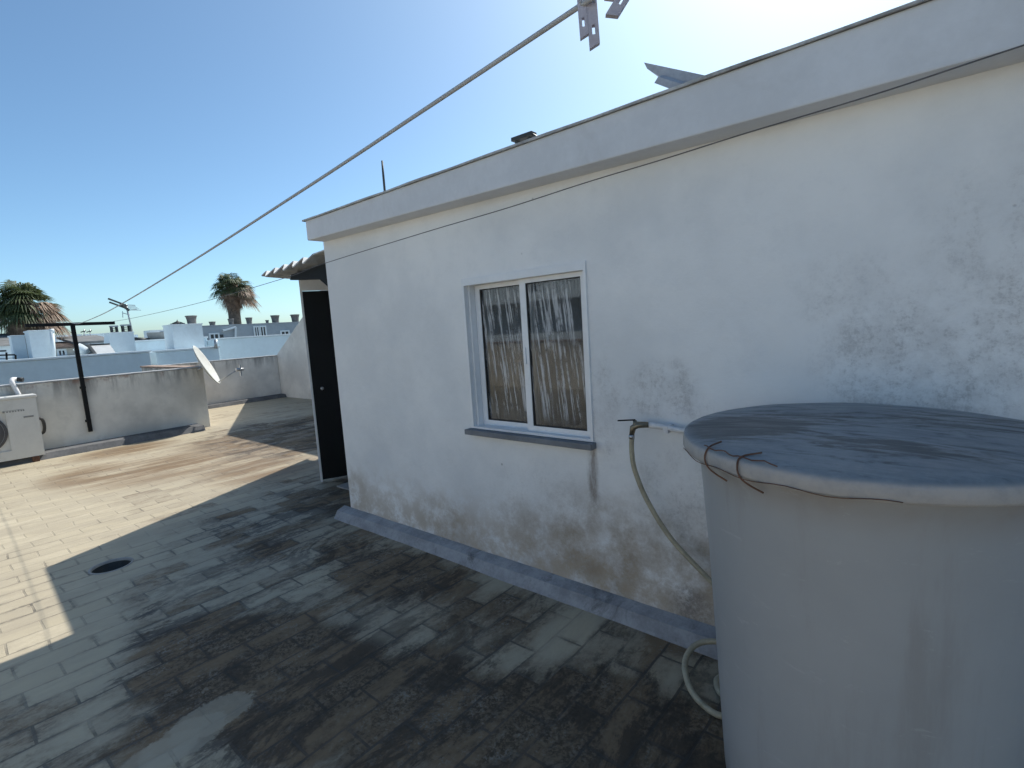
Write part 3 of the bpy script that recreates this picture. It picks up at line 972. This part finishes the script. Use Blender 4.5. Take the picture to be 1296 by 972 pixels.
tag(f.build('clothes_wire', M['wire']), 'thin black clothes wire strung along in front of the white wall', 'wire')


def peg_arm(x0, x1, z0, z1, y0, y1, hz0, hz1, wob):
    m = MB()
    w = x1 - x0
    m.grid_plate([x0, x0 + w * 0.36, x0 + w * 0.66, x1], [z0, hz0, hz1, z1], {(1, 1)}, 1, y0, y1)
    for v in m.b.verts:
        if v.co.z < z0 + 1e-4:
            v.co.z += (v.co.x - x0) * wob
        v.co.x += (z1 - v.co.z) * 0.02
    return m


def make_peg():
    r = thing('clothes_peg', '', 'clothes peg', (0, 0, 0), 'pegs on the clothes rope')
    m = peg_arm(-0.0145, -0.0015, -0.058, 0.022, -0.005, 0.003, -0.041, -0.028, 0.45)
    m.build('arm', M['peg'], r)
    m = peg_arm(-0.0012, 0.0150, -0.074, 0.020, -0.004, 0.005, -0.054, -0.040, 0.45)
    m.build('arm', M['peg'], r)
    m = MB()
    m.tube([(-0.012, -0.008 + 0.002 * math.cos(k * 0.9), 0.000 + 0.005 * math.sin(k * 0.9)) for k in range(2)] + [(-0.012 + 0.024 * k / 30, -0.001 + 0.007 * math.cos(k * 1.2), -0.004 + 0.007 * math.sin(k * 1.2)) for k in range(31)], 0.0008, 5)
    m.build('spring', M['steel'], r)
    return r


peg = make_peg()
peg['label'] = 'lilac-grey plastic clothes peg hanging straight down from the rope'
peg.location = at(742, -1, 1, 0.752)
peg.rotation_euler = (0, R(-1), R(33))
pg2 = peg.copy()
COL.objects.link(pg2)
for ch in list(peg.children):
    c2 = ch.copy()
    COL.objects.link(c2)
    c2.parent = pg2
pg2['label'] = 'tilted clothes peg of which only the tip hangs into view at the top edge'
pg2.location = at(806, -44, 1, 0.72)
pg2.rotation_euler = (0, R(38), R(33))

# ------------------------------------------------------------------ air conditioner
ac = thing('cooling_unit', 'cream outdoor air conditioner unit standing before the grey parapet', 'air conditioner', (-10.52, 0.7, 0))
AX = -10.33
f = MB()
f.grid_plate([0.18, 0.22, 0.80, 1.15], [0.085, 0.22, 0.80, 0.955], {(1, 1)}, 0, AX - 0.02, AX)
f.span((AX - 0.33, 0.18, 0.085), (AX - 0.021, 1.15, 0.955))
body = f.build('casing', M['ac'], ac)
f = MB()
f.span((AX - 0.345, 0.165, 0.957), (AX + 0.012, 1.165, 1.0), 0.012)
f.build('top_cover', M['ac'], ac)
f = MB()
f.lathe([(0.285, 0.0), (0.285, 0.012), (0.27, 0.016), (0.001, 0.016)], (AX - 0.012, 0.51, 0.51), 40, True, Matrix.Rotation(R(90), 3, 'Y'))
fan = f.build('fan_grille', M['ac_dark'], ac)
f = MB()
for rr in (0.05, 0.10, 0.15, 0.20, 0.25):
    f.tube([(AX + 0.006, 0.51 + rr * math.cos(a * math.pi / 16), 0.51 + rr * math.sin(a * math.pi / 16)) for a in range(33)], 0.003, 5)
f.build('ring', M['ac_mark'], fan)
f = MB()
# illegible raised badge: a row of small worn letters, shapes only
f.span((AX + 0.0005, 0.80, 0.80), (AX + 0.0025, 1.0, 0.804))
for k, (y, w, h) in enumerate(((0.775, 0.03, 0.028), (0.815, 0.022, 0.02), (0.845, 0.022, 0.02), (0.875, 0.024, 0.02), (0.905, 0.02, 0.02), (0.935, 0.022, 0.024), (0.965, 0.02, 0.02), (0.99, 0.02, 0.022))):
    f.span((AX + 0.0005, y, 0.775), (AX + 0.002, y + w * 0.8, 0.775 + h), 0.0004)
f.build('badge', M['ac_mark'], ac)
f = MB()
f.span((AX + 0.0005, 0.985, 0.672), (AX + 0.003, 1.095, 0.695), 0.001)
f.build('plate', M['ac_mark'], ac)
f = MB()
f.span((AX + 0.0005, 0.72, 0.43), (AX + 0.003, 0.76, 0.45), 0.001)
f.build('sticker', M['ac_mark'], ac)
for y in (0.3, 1.04):
    f = MB()
    f.span((AX - 0.34, y - 0.04, 0.0), (AX + 0.01, y + 0.04, 0.084), 0.004)
    f.build('foot', M['rust'], ac)
f = MB()
f.tube(catrom([(AX - 0.18, 1.152, 0.62), (AX - 0.18, 1.20, 0.60), (AX - 0.19, 1.215, 0.5), (AX - 0.22, 1.20, 0.40), (AX - 0.22, 1.155, 0.38)], 6), 0.022, 8)
f.build('valve_hose', M['seal'], ac)
f = MB()
f.tube(catrom([(PX + 0.05, 1.03, 0.92), (PX + 0.05, 0.99, 1.08), (PX + 0.045, 0.965, 1.19), (PX + 0.0, 0.975, 1.23), (PX - 0.05, 1.0, 1.235), (PX - 0.1, 1.06, 1.22)], 6), 0.03, 10)
pp = tag(f.build('pipe_elbow', M['pipe_white']), 'white lagged pipe bending over the parapet behind the cooling unit', 'pipe')
f = MB()
f.tube([(PX + 0.01, 1.03, 1.225), (PX + 0.04, 1.09, 1.215)], 0.034, 10)
f.build('end_plug', M['seal'], pp)

# ------------------------------------------------------------------ satellite dish
DC = Vector((-10.68, 3.63, 1.18))
dn = (Vector((0.325, 0.945, 0)) * 0.90 + Vector((0, 0, 1)) * 0.42 + Vector((0.945, -0.325, 0)) * 0.13).normalized()
dq = dn.to_track_quat('Z', 'Y').to_matrix()
dish = thing('satellite_dish', 'cream satellite dish seen almost edge-on at the end of the grey parapet', 'satellite dish', DC)
f = MB()
prof = [(0.001, -0.07), (0.1, -0.065), (0.2, -0.052), (0.3, -0.03), (0.37, -0.008), (0.405, 0.006), (0.415, 0.003), (0.41, -0.008), (0.3, -0.045), (0.2, -0.066), (0.001, -0.085)]
f.lathe(prof, DC, 56, True, dq)
f.build('reflector', M['dish'], dish)
bot = at(277, 483, 0, -10.66)
lnb = at(300, 468, 0, -10.45)
f = MB()
f.tube([bot, bot.lerp(lnb, 0.9)], 0.011, 8)
f.build('feed_arm', M['galv'], dish)
f = MB()
f.tube([lnb + Vector((0, -0.02, 0)), lnb + Vector((0, 0.12, 0.0))], [0.035, 0.028], 10)
f.bar(lnb + Vector((0, 0.06, -0.12)), lnb + Vector((0, 0.06, 0.09)), 0.02, 0.05)
f.build('feed_head', M['galv'], dish)
f = MB()
bk = DC - dn * 0.08
f.tube([bk, bk - dn * 0.10, Vector((PX - 0.1, 3.5, 1.05))], 0.02, 8)
f.build('mount', M['galv'], dish)

# ------------------------------------------------------------------ far houses to the west
GZ = -3.2


def block(name, label, cat, px0, px1, pt0, pt1, X, depth, mat, zb=None, group=None, flat=True):
    """a box whose front stands on the plane x = X, from pixel column px0 to px1, top at pt0/pt1"""
    a, b = at(px0, pt0, 0, X), at(px1, pt1, 0, X)
    y0, y1, zt = a.y, b.y, (a.z + b.z) / 2
    z0 = GZ if zb is None else zb
    root = thing(name, label, cat, (X - depth / 2, (y0 + y1) / 2, z0), group)
    f = MB()
    f.span((X - depth, y0, z0), (X, y1, zt), min(0.02, depth * 0.05))
    f.build('wall', mat, root)
    return root, y0, y1, zt


def panel(root, name, px0, px1, p0, p1, X, mat, t=0.06, frame=None, proud=0.03):
    a, b = at(px0, p0, 0, X), at(px1, p1, 0, X)
    f = MB()
    f.span((X + 0.003, a.y, b.z), (X + proud, b.y, a.z))
    o = f.build(name, mat, root)
    if frame:
        f = MB()
        f.grid_plate([a.y - t, a.y, (a.y + b.y) / 2 - t / 3, (a.y + b.y) / 2 + t / 3, b.y, b.y + t], [b.z - t, b.z, a.z, a.z + t], {(1, 1), (3, 1)}, 0, X + 0.004, X + proud + 0.03)
        f.build('frame', frame, o)
    return o


def coping(root, X, depth, y0, y1, z, mat, name='coping'):
    f = MB()
    f.span((X - depth - 0.03, y0 - 0.03, z + 0.002), (X + 0.03, y1 + 0.03, z + 0.05), 0.008)
    f.build(name, mat, root)


# long blue-white neighbour terrace wall
r_, y0, y1, zt = block('neighbour_house', 'long low blue-white house wall running behind the T post', 'house', -120, 190, 465, 447.5, -16.5, 9, M['blue_wall'])
coping(r_, -16.5, 0.2, y0, y1, zt, M['white_far'])
r_, y0, y1, zt = block('neighbour_house', 'pale blue-white flat-roofed house behind the satellite dish', 'house', 197, 277, 446, 440, -17.2, 5, M['blue_wall2'])
coping(r_, -17.2, 0.2, y0, y1, zt, M['white_far'])
r_, y0, y1, zt = block('neighbour_house', 'pale blue house block right of the dish behind the far parapet', 'house', 276, 420, 429, 421.5, -19.5, 6, M['blue_wall2'])
coping(r_, -19.5, 0.2, y0, y1, zt, M['white_far'])
f = MB()
f.tube([at(273, 430, 0, -17.1), at(273, 441, 0, -17.1)], 0.05, 8)
f.build('downpipe', M['galv'], r_)
# upper white walls behind
r_, y0, y1, zt = block('neighbour_house', 'low white rooftop wall between the two tall white chimneys', 'house', 148, 262, 434, 428, -20.5, 6, M['blue_wall2'])
coping(r_, -20.5, 0.2, y0, y1, zt, M['white_far'])


def chimney(label, px0, px1, pt0, pt1, X, depth, slope=0.0):
    a, b = at(px0, pt0, 0, X), at(px1, pt1, 0, X)
    root = thing('chimney_stack', label, 'chimney', (X - depth / 2, (a.y + b.y) / 2, GZ + 3), 'white chimney stacks on the far roofs')
    zt = (a.z + b.z) / 2
    f = MB()
    f.prism([(a.y - slope, zt - 1.4), (b.y, zt - 1.4), (b.y, zt), (a.y, zt)], 0, X - depth, X)
    f.build('stack', M['white_far'], root)
    f = MB()
    f.span((X - depth - 0.02, a.y - 0.02, zt + 0.002), (X + 0.02, b.y + 0.02, zt + 0.035), 0.006)
    f.build('cap', M['white_far'], root)
    return root, a.y, b.y, zt + 0.036


chimney('small white chimney stack behind the railing at the left edge', 14, 31, 427, 425, -18.3, 0.5)
chimney('broad white chimney stack below the left palm', 36, 63, 420, 419, -17.6, 0.7)
ch3, a3, b3, z3 = chimney('white chimney stack with two louvred cowls under the aerial', 139.5, 169, 423, 420.5, -18.6, 0.7, 0.22)
ch4, a4, b4, z4 = chimney('tallest white chimney stack, with a pot and a star-shaped cap, behind the dish', 217, 255.5, 412.5, 410, -17.9, 0.8)


def cowl(root, px0, px1, pt, pb, X):
    a, b = at(px0, pt, 0, X), at(px1, pb, 0, X)
    w = b.y - a.y
    cy = (a.y + b.y) / 2
    f = MB()
    for sx in (-1, 1):
        for sy in (-1, 1):
            f.span((X + sx * w * 0.42 - 0.02, cy + sy * w * 0.42 - 0.02, b.z), (X + sx * w * 0.42 + 0.02, cy + sy * w * 0.42 + 0.02, a.z))
    h = a.z - b.z
    for k in range(3):
        z = b.z + h * (0.15 + 0.3 * k)
        f.span((X - w * 0.40, cy - w * 0.40, z), (X + w * 0.40, cy + w * 0.40, z + h * 0.09))
    lv = f.build('cowl', M['dark'], root)
    f = MB()
    f.span((X - w * 0.55, a.y - 0.02, a.z), (X + w * 0.55, b.y + 0.02, a.z + 0.04))
    f.build('top_plate', M['galv'], lv)


cowl(ch3, 140, 149, 414, 421.5, -18.9)
cowl(ch3, 154, 165, 412.5, 420.5, -18.9)


def pot(root, px, pt, pb, wpx, X):
    a, b = at(px, pt, 0, X), at(px, pb, 0, X)
    w = (at(px + wpx / 2, pb, 0, X) - at(px - wpx / 2, pb, 0, X)).length / 2
    h = a.z - b.z
    f = MB()
    f.lathe([(w * 0.78, 0), (w * 0.85, h * 0.5), (w * 0.98, h * 0.86), (w * 1.08, h * 0.88), (w * 1.08, h), (w * 0.9, h), (w * 0.7, h * 0.3), (0.001, h * 0.3)], b, 18)
    f.build('chimney_pot', M['pot'], root)


pot(ch4, 243, 399.5, 410, 14, -18.2)
f = MB()
c_ = at(225, 410.6, 0, -18.3)
for k in range(8):
    a_ = k * math.pi / 4
    f.bar(c_, c_ + Vector((0.19 * math.cos(a_), 0.19 * math.sin(a_), 0.02)), 0.07, 0.03)
f.lathe([(0.06, -0.04), (0.16, 0.0), (0.14, 0.05), (0.02, 0.1), (0.001, 0.16)], c_, 14)
f.build('star_cap', M['dark'], ch4)

# grey row of houses behind, with white windows
r_, y0, y1, zt = block('row_house', 'grey house front with white windows right of the palm', 'house', 256, 470, 415.3, 402.5, -34, 8, M['grey_far'])
coping(r_, -34, 0.3, y0, y1, zt, M['grey_far'])
panel(r_, 'window', 266, 276, 423.5, 428, -34, M['glass_far'], 0.09, M['white_far'])
panel(r_, 'window', 278, 283, 423.5, 428.5, -34, M['glass_far'], 0.05)
panel(r_, 'window', 322, 327.5, 414.5, 425, -34, M['glass_far'], 0.09, M['white_far'])
panel(r_, 'window', 329.5, 336, 414, 424.5, -34, M['glass_far'], 0.09, M['white_far'])
panel(r_, 'window', 356, 365, 420, 425, -34, M['glass_far'], 0.09, M['white_far'])
f = MB()
f.bar(at(282, 418.5, 0, -33.9), at(298, 414, 0, -33.9), 0.15, 0.10)
f.bar(at(298, 414, 0, -33.9), at(298, 427, 0, -33.9), 0.10, 0.10)
f.build('trim', M['white_far'], r_)
for px, pt, pb, w_ in ((269.5, 407, 415, 8), (293, 403.5, 413, 7), (316, 401.8, 412, 8), (349, 399, 409.5, 10), (338.5, 405, 410, 4), (374, 398, 407.5, 10)):
    pot(r_, px, pt, pb, w_, -34.4)

# solar collectors
sc = thing('solar_collector', 'pale tilted solar collector with a black edge behind the T post', 'solar collector', at(130, 450, 0, -17.6))
A_ = [at(112, 437.5, 0, -18.3), at(139, 436, 0, -18.3), at(150, 451.5, 0, -17.3), at(124, 453.5, 0, -17.3)]
slab_from(A_, (-0.03, 0, -0.05), 'panel', M['solar'], sc)
f = MB()
f.bar(A_[0], A_[3], 0.06, 0.09)
f.bar(A_[0], A_[1], 0.03, 0.07)
f.build('edge_frame', M['dark'], sc)
f = MB()
f.tube([at(100, 447, 0, -18.2), at(108, 439, 0, -18.2)], 0.16, 14)
f.tube([at(101, 447, 0, -18.2), at(106, 453, 0, -18.2)], 0.12, 10)
f.build('boiler', M['white_far'], sc)
sc = thing('solar_collector', 'grey back of a solar collector left of the tallest white chimney', 'solar collector', at(200, 433, 0, -21))
slab_from([at(186, 421, 0, -21), at(211, 420, 0, -21), at(216, 432, 0, -21.3), at(190, 433.5, 0, -21.3)], (-0.06, 0, -0.03), 'panel', M['solar_back'], sc)
f = MB()
f.bar(at(190, 428, 0, -21.35), at(190, 437, 0, -21.3), 0.05)
f.build('leg', M['dark'], sc)
f = MB()
f.bar(at(213, 426, 0, -21.35), at(213, 435, 0, -21.3), 0.05)
f.build('leg', M['dark'], sc)
f = MB()
f.tube([at(169, 430, 0, -21.2), at(189, 431, 0, -21.2)], 0.09, 10)
tag(f.build('roof_drum', M['dark']), 'dark green horizontal drum between the aerial chimney and the grey collector', 'drum')

# roofs behind the T post
r_ = thing('tiled_house', 'cream house with dark brown tiled roof left of the T post', 'house', at(80, 452, 0, -26))
a, b = at(60, 442, 0, -24), at(100, 440, 0, -24)
f = MB()
f.span((-30, a.y, GZ), (-24, b.y, a.z))
f.build('wall', simple('cream_house_paint', (0.55, 0.51, 0.44), 0.85, var=0.1), r_)
f = MB()
n = 22
ridge = at(80, 433, 0, -27)
for k in range(n):
    ya, yb = a.y - 0.2 + (b.y - a.y + 0.4) * k / n, a.y - 0.2 + (b.y - a.y + 0.4) * (k + 1) / n
    f.tube([(-23.8, (ya + yb) / 2, a.z + 0.02), (-27, (ya + yb) / 2, ridge.z)], (yb - ya) * 0.52, 6)
f.build('roof', M['tile_roof'], r_)
panel(r_, 'window', 74, 82, 444, 449, -24, M['glass_far'], 0.06, M['white_far'])
r_ = thing('shed', 'grey sheet-roofed shed right of the T post behind the pale collector', 'shed', at(120, 440, 0, -25))
a, b = at(101, 436, 0, -24.5), at(139, 434, 0, -24.5)
f = MB()
f.span((-28, a.y, GZ), (-24.5, b.y, a.z))
f.build('wall', M['grey_far'], r_)
f = MB()
zt = at(120, 426.5, 0, -27.5).z
f.prism([(-24.3, a.z + 0.01), (-27.5, zt), (-27.5, zt + 0.08), (-24.3, a.z + 0.1)], 1, a.y - 0.2, b.y + 0.2)
f.build('roof', M['sheet_roof'], r_)
r_, y0, y1, zt = block('neighbour_house', 'dark-roofed house at the left edge behind the railing', 'house', -90, 16, 443, 437, -24, 6, M['white_far'])
f = MB()
f.prism([(-23.8, zt + 0.003), (-27, zt + 0.5), (-30.2, zt + 0.003)], 1, y0 - 0.2, y1 + 0.2)
f.build('roof', M['sheet_roof'], r_)

# railing, vent pipes, aerials
f = MB()
X = -17.3
for py in (443.5, 448.5):
    f.bar(at(-60, py + 3, 0, X), at(19 if py > 446 else 8, py + 0.5, 0, X), 0.035)
for px in (-50, -35, -20, -5, 8, 19.5):
    f.bar(at(px, 446 if px < 10 else 449, 0, X), at(px + 1, 462, 0, X), 0.035)
for py in (453, 457, 460):
    f.bar(at(-60, py + 3, 0, X), at(19.5, py, 0, X), 0.015)
tag(f.build('railing', M['black_metal']), 'dark metal roof railing at the left edge on the blue wall', 'railing')
vp = thing('vent_pipe', 'slim white T-topped vent pipe beside the broad chimney stack', 'vent pipe', at(68, 455, 0, -17.4))
f = MB()
f.tube([at(68.5, 456, 0, -17.4), at(65.5, 419, 0, -17.4)], 0.045, 10)
f.build('pipe', M['white_far'], vp)
f = MB()
f.tube([at(62.5, 419, 0, -17.4), at(68.5, 418.5, 0, -17.4)], 0.05, 10)
f.build('tee', M['white_far'], vp)
an = thing('tv_aerial', 'aerial with dark double boom on the chimney stack, crossed by the clothes rope', 'aerial', at(168, 422, 0, -18.9))
f = MB()
mb0, mb1 = at(168, 423, 0, -18.9), at(159.5, 385, 0, -18.9)
f.tube([mb0, mb1], 0.022, 8)
f.build('mast', M['galv'], an)
f = MB()
f.bar(at(137, 378, 0, -18.8), at(161, 387, 0, -18.9), 0.05, 0.04)
f.bar(at(138.5, 382.5, 0, -18.8), at(162, 391, 0, -18.9), 0.045, 0.04)
f.bar(at(153, 384, 0, -18.8), at(163, 393, 0, -18.9), 0.06, 0.05)
f.build('boom', M['dark'], an)
f = MB()
for k in range(5):
    p = at(158 + k * 2.2, 384.5 + k * 1.6, 0, -18.85)
    f.bar(p + Vector((-0.1, -0.12, -0.03)), p + Vector((0.1, 0.2, -0.05)), 0.014)
for px, py in ((166, 386), (168, 391)):
    f.bar(at(px - 4, py, 0, -18.85), at(px + 5, py + 0.5, 0, -18.85), 0.02)
f.build('elements', M['galv'], an)
f = MB()
f.bar(at(155, 396, 0, -18.9), at(164, 398.5, 0, -18.9), 0.02)
f.bar(at(155, 394, 0, -18.9), at(155.5, 402, 0, -18.9), 0.015)
f.build('lower_dipole', M['galv'], an)
for px, X, lb in ((107, -28, 'small far aerial on the shed ridge just right of the T post'), (114.5, -29, 'second, taller thin aerial mast right of the T post')):
    rt_ = thing('tv_aerial', lb, 'aerial', at(px, 434, 0, X))
    f = MB()
    f.tube([at(px, 436, 0, X), at(px - 0.5, 417, 0, X)], 0.02, 6)
    f.build('mast', M['galv'], rt_)
    f = MB()
    f.bar(at(px - 5, 420.5, 0, X), at(px + 1.5, 418.5, 0, X), 0.05, 0.04)
    f.build('boom', M['dark'], rt_)
# further rows of low white houses out to the horizon
for k in range(16):
    X = -55 - 9 * (k % 4)
    p0 = -140 + k * 42
    kx = rnd.uniform(0, 3)
    yb = 444 - 0.064 * (p0 + 116) * 0.9
    blk, y0, y1, zt = block('far_house', 'distant %s flat-roofed house %s' % (('white', 'grey-white', 'pale cream')[k % 3], 'peeping between the nearer roofs'), 'house', p0, p0 + 45, yb + 4.5 + kx, yb + 2 + kx, X, 9,
                            (M['white_far'], M['blue_wall2'], M['white_paint'])[k % 3], group='distant low houses on the horizon')
    blk['label'] = 'distant low flat-roofed house peeping between the nearer roofs'
    f = MB()
    f.span((X - 5, y0 + 0.5, zt), (X - 3, y0 + 2.6, zt + 0.9 + kx * 0.2))
    f.build('roof_room', M['white_far'], blk)

# houses across the street behind the viewer (mirrored in the window)
def street_house(label, x0, x1, y, zt, mat, roof):
    rt_ = thing('street_house', label, 'house', ((x0 + x1) / 2, y, GZ))
    f = MB()
    f.span((x0, y - 7, GZ), (x1, y, zt))
    f.build('wall', mat, rt_)
    if roof:
        f = MB()
        f.prism([(y + 0.3, zt + 0.003), (y - 3.5, zt + 1.3), (y - 7.2, zt + 0.003)], 0, x0 - 0.2, x1 + 0.2)
        f.build('roof', M['terracotta'], rt_)
    for k in range(2):
        cx = x0 + (x1 - x0) * (0.3 + 0.4 * k)
        f = MB()
        f.span((cx - 0.5, y + 0.003, zt - 1.9), (cx + 0.5, y + 0.03, zt - 0.6))
        f.build('window', M['glass_far'], rt_)
    f = MB()
    f.span((x0 + 0.4, y + 0.004, zt - 2.3), (x1 - 0.4, y + 1.0, zt - 2.15))
    for j in range(int((x1 - x0 - 0.8) / 0.14)):
        f.span((x0 + 0.42 + j * 0.14, y + 0.95, zt - 2.149), (x0 + 0.45 + j * 0.14, y + 0.98, zt - 1.32))
    f.span((x0 + 0.4, y + 0.94, zt - 1.319), (x1 - 0.4, y + 1.0, zt - 1.26))
    f.build('balcony', M['white_far'], rt_)


street_house('tall white house with balcony across the street, seen mirrored left in the window', -15, -5.2, -10.5, 4.6, M['white_far'], False)
street_house('white house with terracotta roof across the street, seen mirrored', -5.0, 1.5, -11.5, 3.4, M['white_far'], True)
street_house('tall white house with balcony across the street behind the tank', 1.7, 12, -10.5, 4.4, M['white_far'], False)


# ------------------------------------------------------------------ palms
def palm(label, px, pcrown, X, rad, seed, tw):
    rr = random.Random(seed)
    c = at(px, pcrown, 0, X)
    root = thing('palm_tree', label, 'palm tree', (c.x, c.y, GZ))
    f = MB()
    pts = [(c.x + 0.15 * math.sin(k * 0.7), c.y, GZ + (c.z - GZ + 0.3 * rad) * k / 10) for k in range(11)]
    f.tube(pts, [tw * (1.25 - 0.25 * k / 10) for k in range(11)], 12)
    f.build('trunk', M['trunk'], root)

    def fan(mb, base, dirv, L, spread, droop, nl):
        """petiole plus a fan of folded leaflets with drooping tips"""
        dirv = dirv.normalized()
        side = dirv.cross(Vector((0, 0, 1)))
        if side.length < 0.1:
            side = Vector((1, 0, 0))
        side.normalize()
        upn = side.cross(dirv)
        hub = base + dirv * L * 0.5 + Vector((0, 0, -droop * 0.15 * L))
        mb.bar(base, hub, 0.035 * L, 0.02 * L)
        for k in range(nl):
            a = (k / (nl - 1) - 0.5) * spread
            dd = (dirv * math.cos(a) + side * math.sin(a)).normalized()
            l = L * 0.62 * (0.8 + 0.2 * math.cos(a)) * rr.uniform(0.85, 1.1)
            mid = hub + dd * l * 0.6 + Vector((0, 0, -droop * 0.16 * l))
            tip = hub + dd * l + Vector((0, 0, -droop * 0.5 * l)) + Vector((rr.uniform(-.04, .04), rr.uniform(-.04, .04), 0)) * l
            w = side * math.cos(a) - dirv * math.sin(a)
            wd = w.normalized() * l * 0.036
            mb.face([hub, mid - wd, tip, mid + wd + upn * 0.02 * l])
    g_ = MB()
    top = c + Vector((0, 0, 0.2 * rad))
    for k in range(76):
        az = rr.uniform(0, 2 * math.pi)
        el = R(rr.choice([rr.uniform(20, 85), rr.uniform(-15, 40), rr.uniform(-30, 20)]))
        d_ = Vector((math.cos(az) * math.cos(el), math.sin(az) * math.cos(el), math.sin(el)))
        fan(g_, top + Vector((0, 0, rr.uniform(-0.1, 0.15) * rad)), d_, rad * rr.uniform(0.6, 0.95), R(175), rr.uniform(0.9, 1.8), 19)
    g_.build('crown', M['frond'], root)
    g_ = MB()
    for k in range(95):
        az = rr.uniform(0, 2 * math.pi)
        t_ = rr.random() ** 1.3
        el = R(-18 - 60 * t_)
        d_ = Vector((math.cos(az) * math.cos(el), math.sin(az) * math.cos(el), math.sin(el)))
        fan(g_, top + Vector((0, 0, -rad * (0.05 + 0.6 * t_))), d_, rad * rr.uniform(0.5, 0.85) * (1 - 0.45 * t_), R(120), rr.uniform(0.6, 1.6), 15)
    # one tan side: seed stalks and dry fronds reaching outwards
    for k in range(30):
        az = R(60) + rr.uniform(-0.7, 0.7)
        el = R(rr.uniform(-25, 25))
        d_ = Vector((math.cos(az) * math.cos(el), math.sin(az) * math.cos(el), math.sin(el)))
        fan(g_, top + Vector((0, 0, -rad * rr.uniform(0.0, 0.3))), d_, rad * rr.uniform(0.7, 1.0), R(110), 1.5, 15)
    g_.build('dead_fronds', M['dead'], root)


palm('bushy fan palm at the left edge above the white chimney', 30, 391, -27, 1.38, 3, 0.30)
palm('fan palm with a shaggy skirt between chimney pot and house corner', 293.5, 366, -40, 1.72, 11, 0.38)

# ------------------------------------------------------------------ light
AZ, EL = R(6), R(48.6)           # azimuth from +Y towards -X
sun_dir = Vector((-math.sin(AZ) * math.cos(EL), math.cos(AZ) * math.cos(EL), math.sin(EL)))
sl = bpy.data.lights.new('sun', 'SUN')
sl.energy = 3.5
sl.angle = R(0.5)
sl.color = (1.0, 0.965, 0.90)
so = bpy.data.objects.new('sun', sl)
COL.objects.link(so)
so.rotation_euler = (-sun_dir).to_track_quat('-Z', 'Y').to_euler()
so.location = (0, 0, 30)

w = bpy.data.worlds.new('World')
scene.world = w
w.use_nodes = True
nt = w.node_tree
bg = nt.nodes['Background']
sky = nt.nodes.new('ShaderNodeTexSky')
sky.sky_type = 'NISHITA'
sky.sun_disc = False
sky.sun_elevation = EL
sky.sun_rotation = -AZ
sky.altitude = 50
sky.air_density = 0.7
sky.dust_density = 1.3
sky.ozone_density = 6.0
# clear southern sky: a little more contrast and cyan than the bare model
gm = nt.nodes.new('ShaderNodeGamma')
gm.inputs[1].default_value = 1.1
tn = nt.nodes.new('ShaderNodeMix')
tn.data_type = 'RGBA'
tn.blend_type = 'MULTIPLY'
tn.clamp_result = False
tn.inputs[0].default_value = 1
K = 0.15 ** 0.1
tn.inputs[7].default_value = (0.93 * K, 0.99 * K, 0.82 * K, 1)
nt.links.new(sky.outputs[0], gm.inputs[0])
nt.links.new(gm.outputs[0], tn.inputs[6])
nt.links.new(tn.outputs[2], bg.inputs[0])
bg.inputs[1].default_value = 0.15

scene.view_settings.view_transform = 'Standard'
scene.view_settings.look = 'None'
scene.view_settings.exposure = 0.68
scene.view_settings.gamma = 1
scene.render.engine = 'CYCLES'
scene.cycles.use_denoising = True
scene.cycles.max_bounces = 6
scene.cycles.diffuse_bounces = 4
scene.cycles.glossy_bounces = 3
scene.cycles.transparent_max_bounces = 6
scene.cycles.use_adaptive_sampling = True
scene.cycles.adaptive_threshold = 0.02
for o in bpy.data.objects:
    if '_w' in o:
        del o['_w']
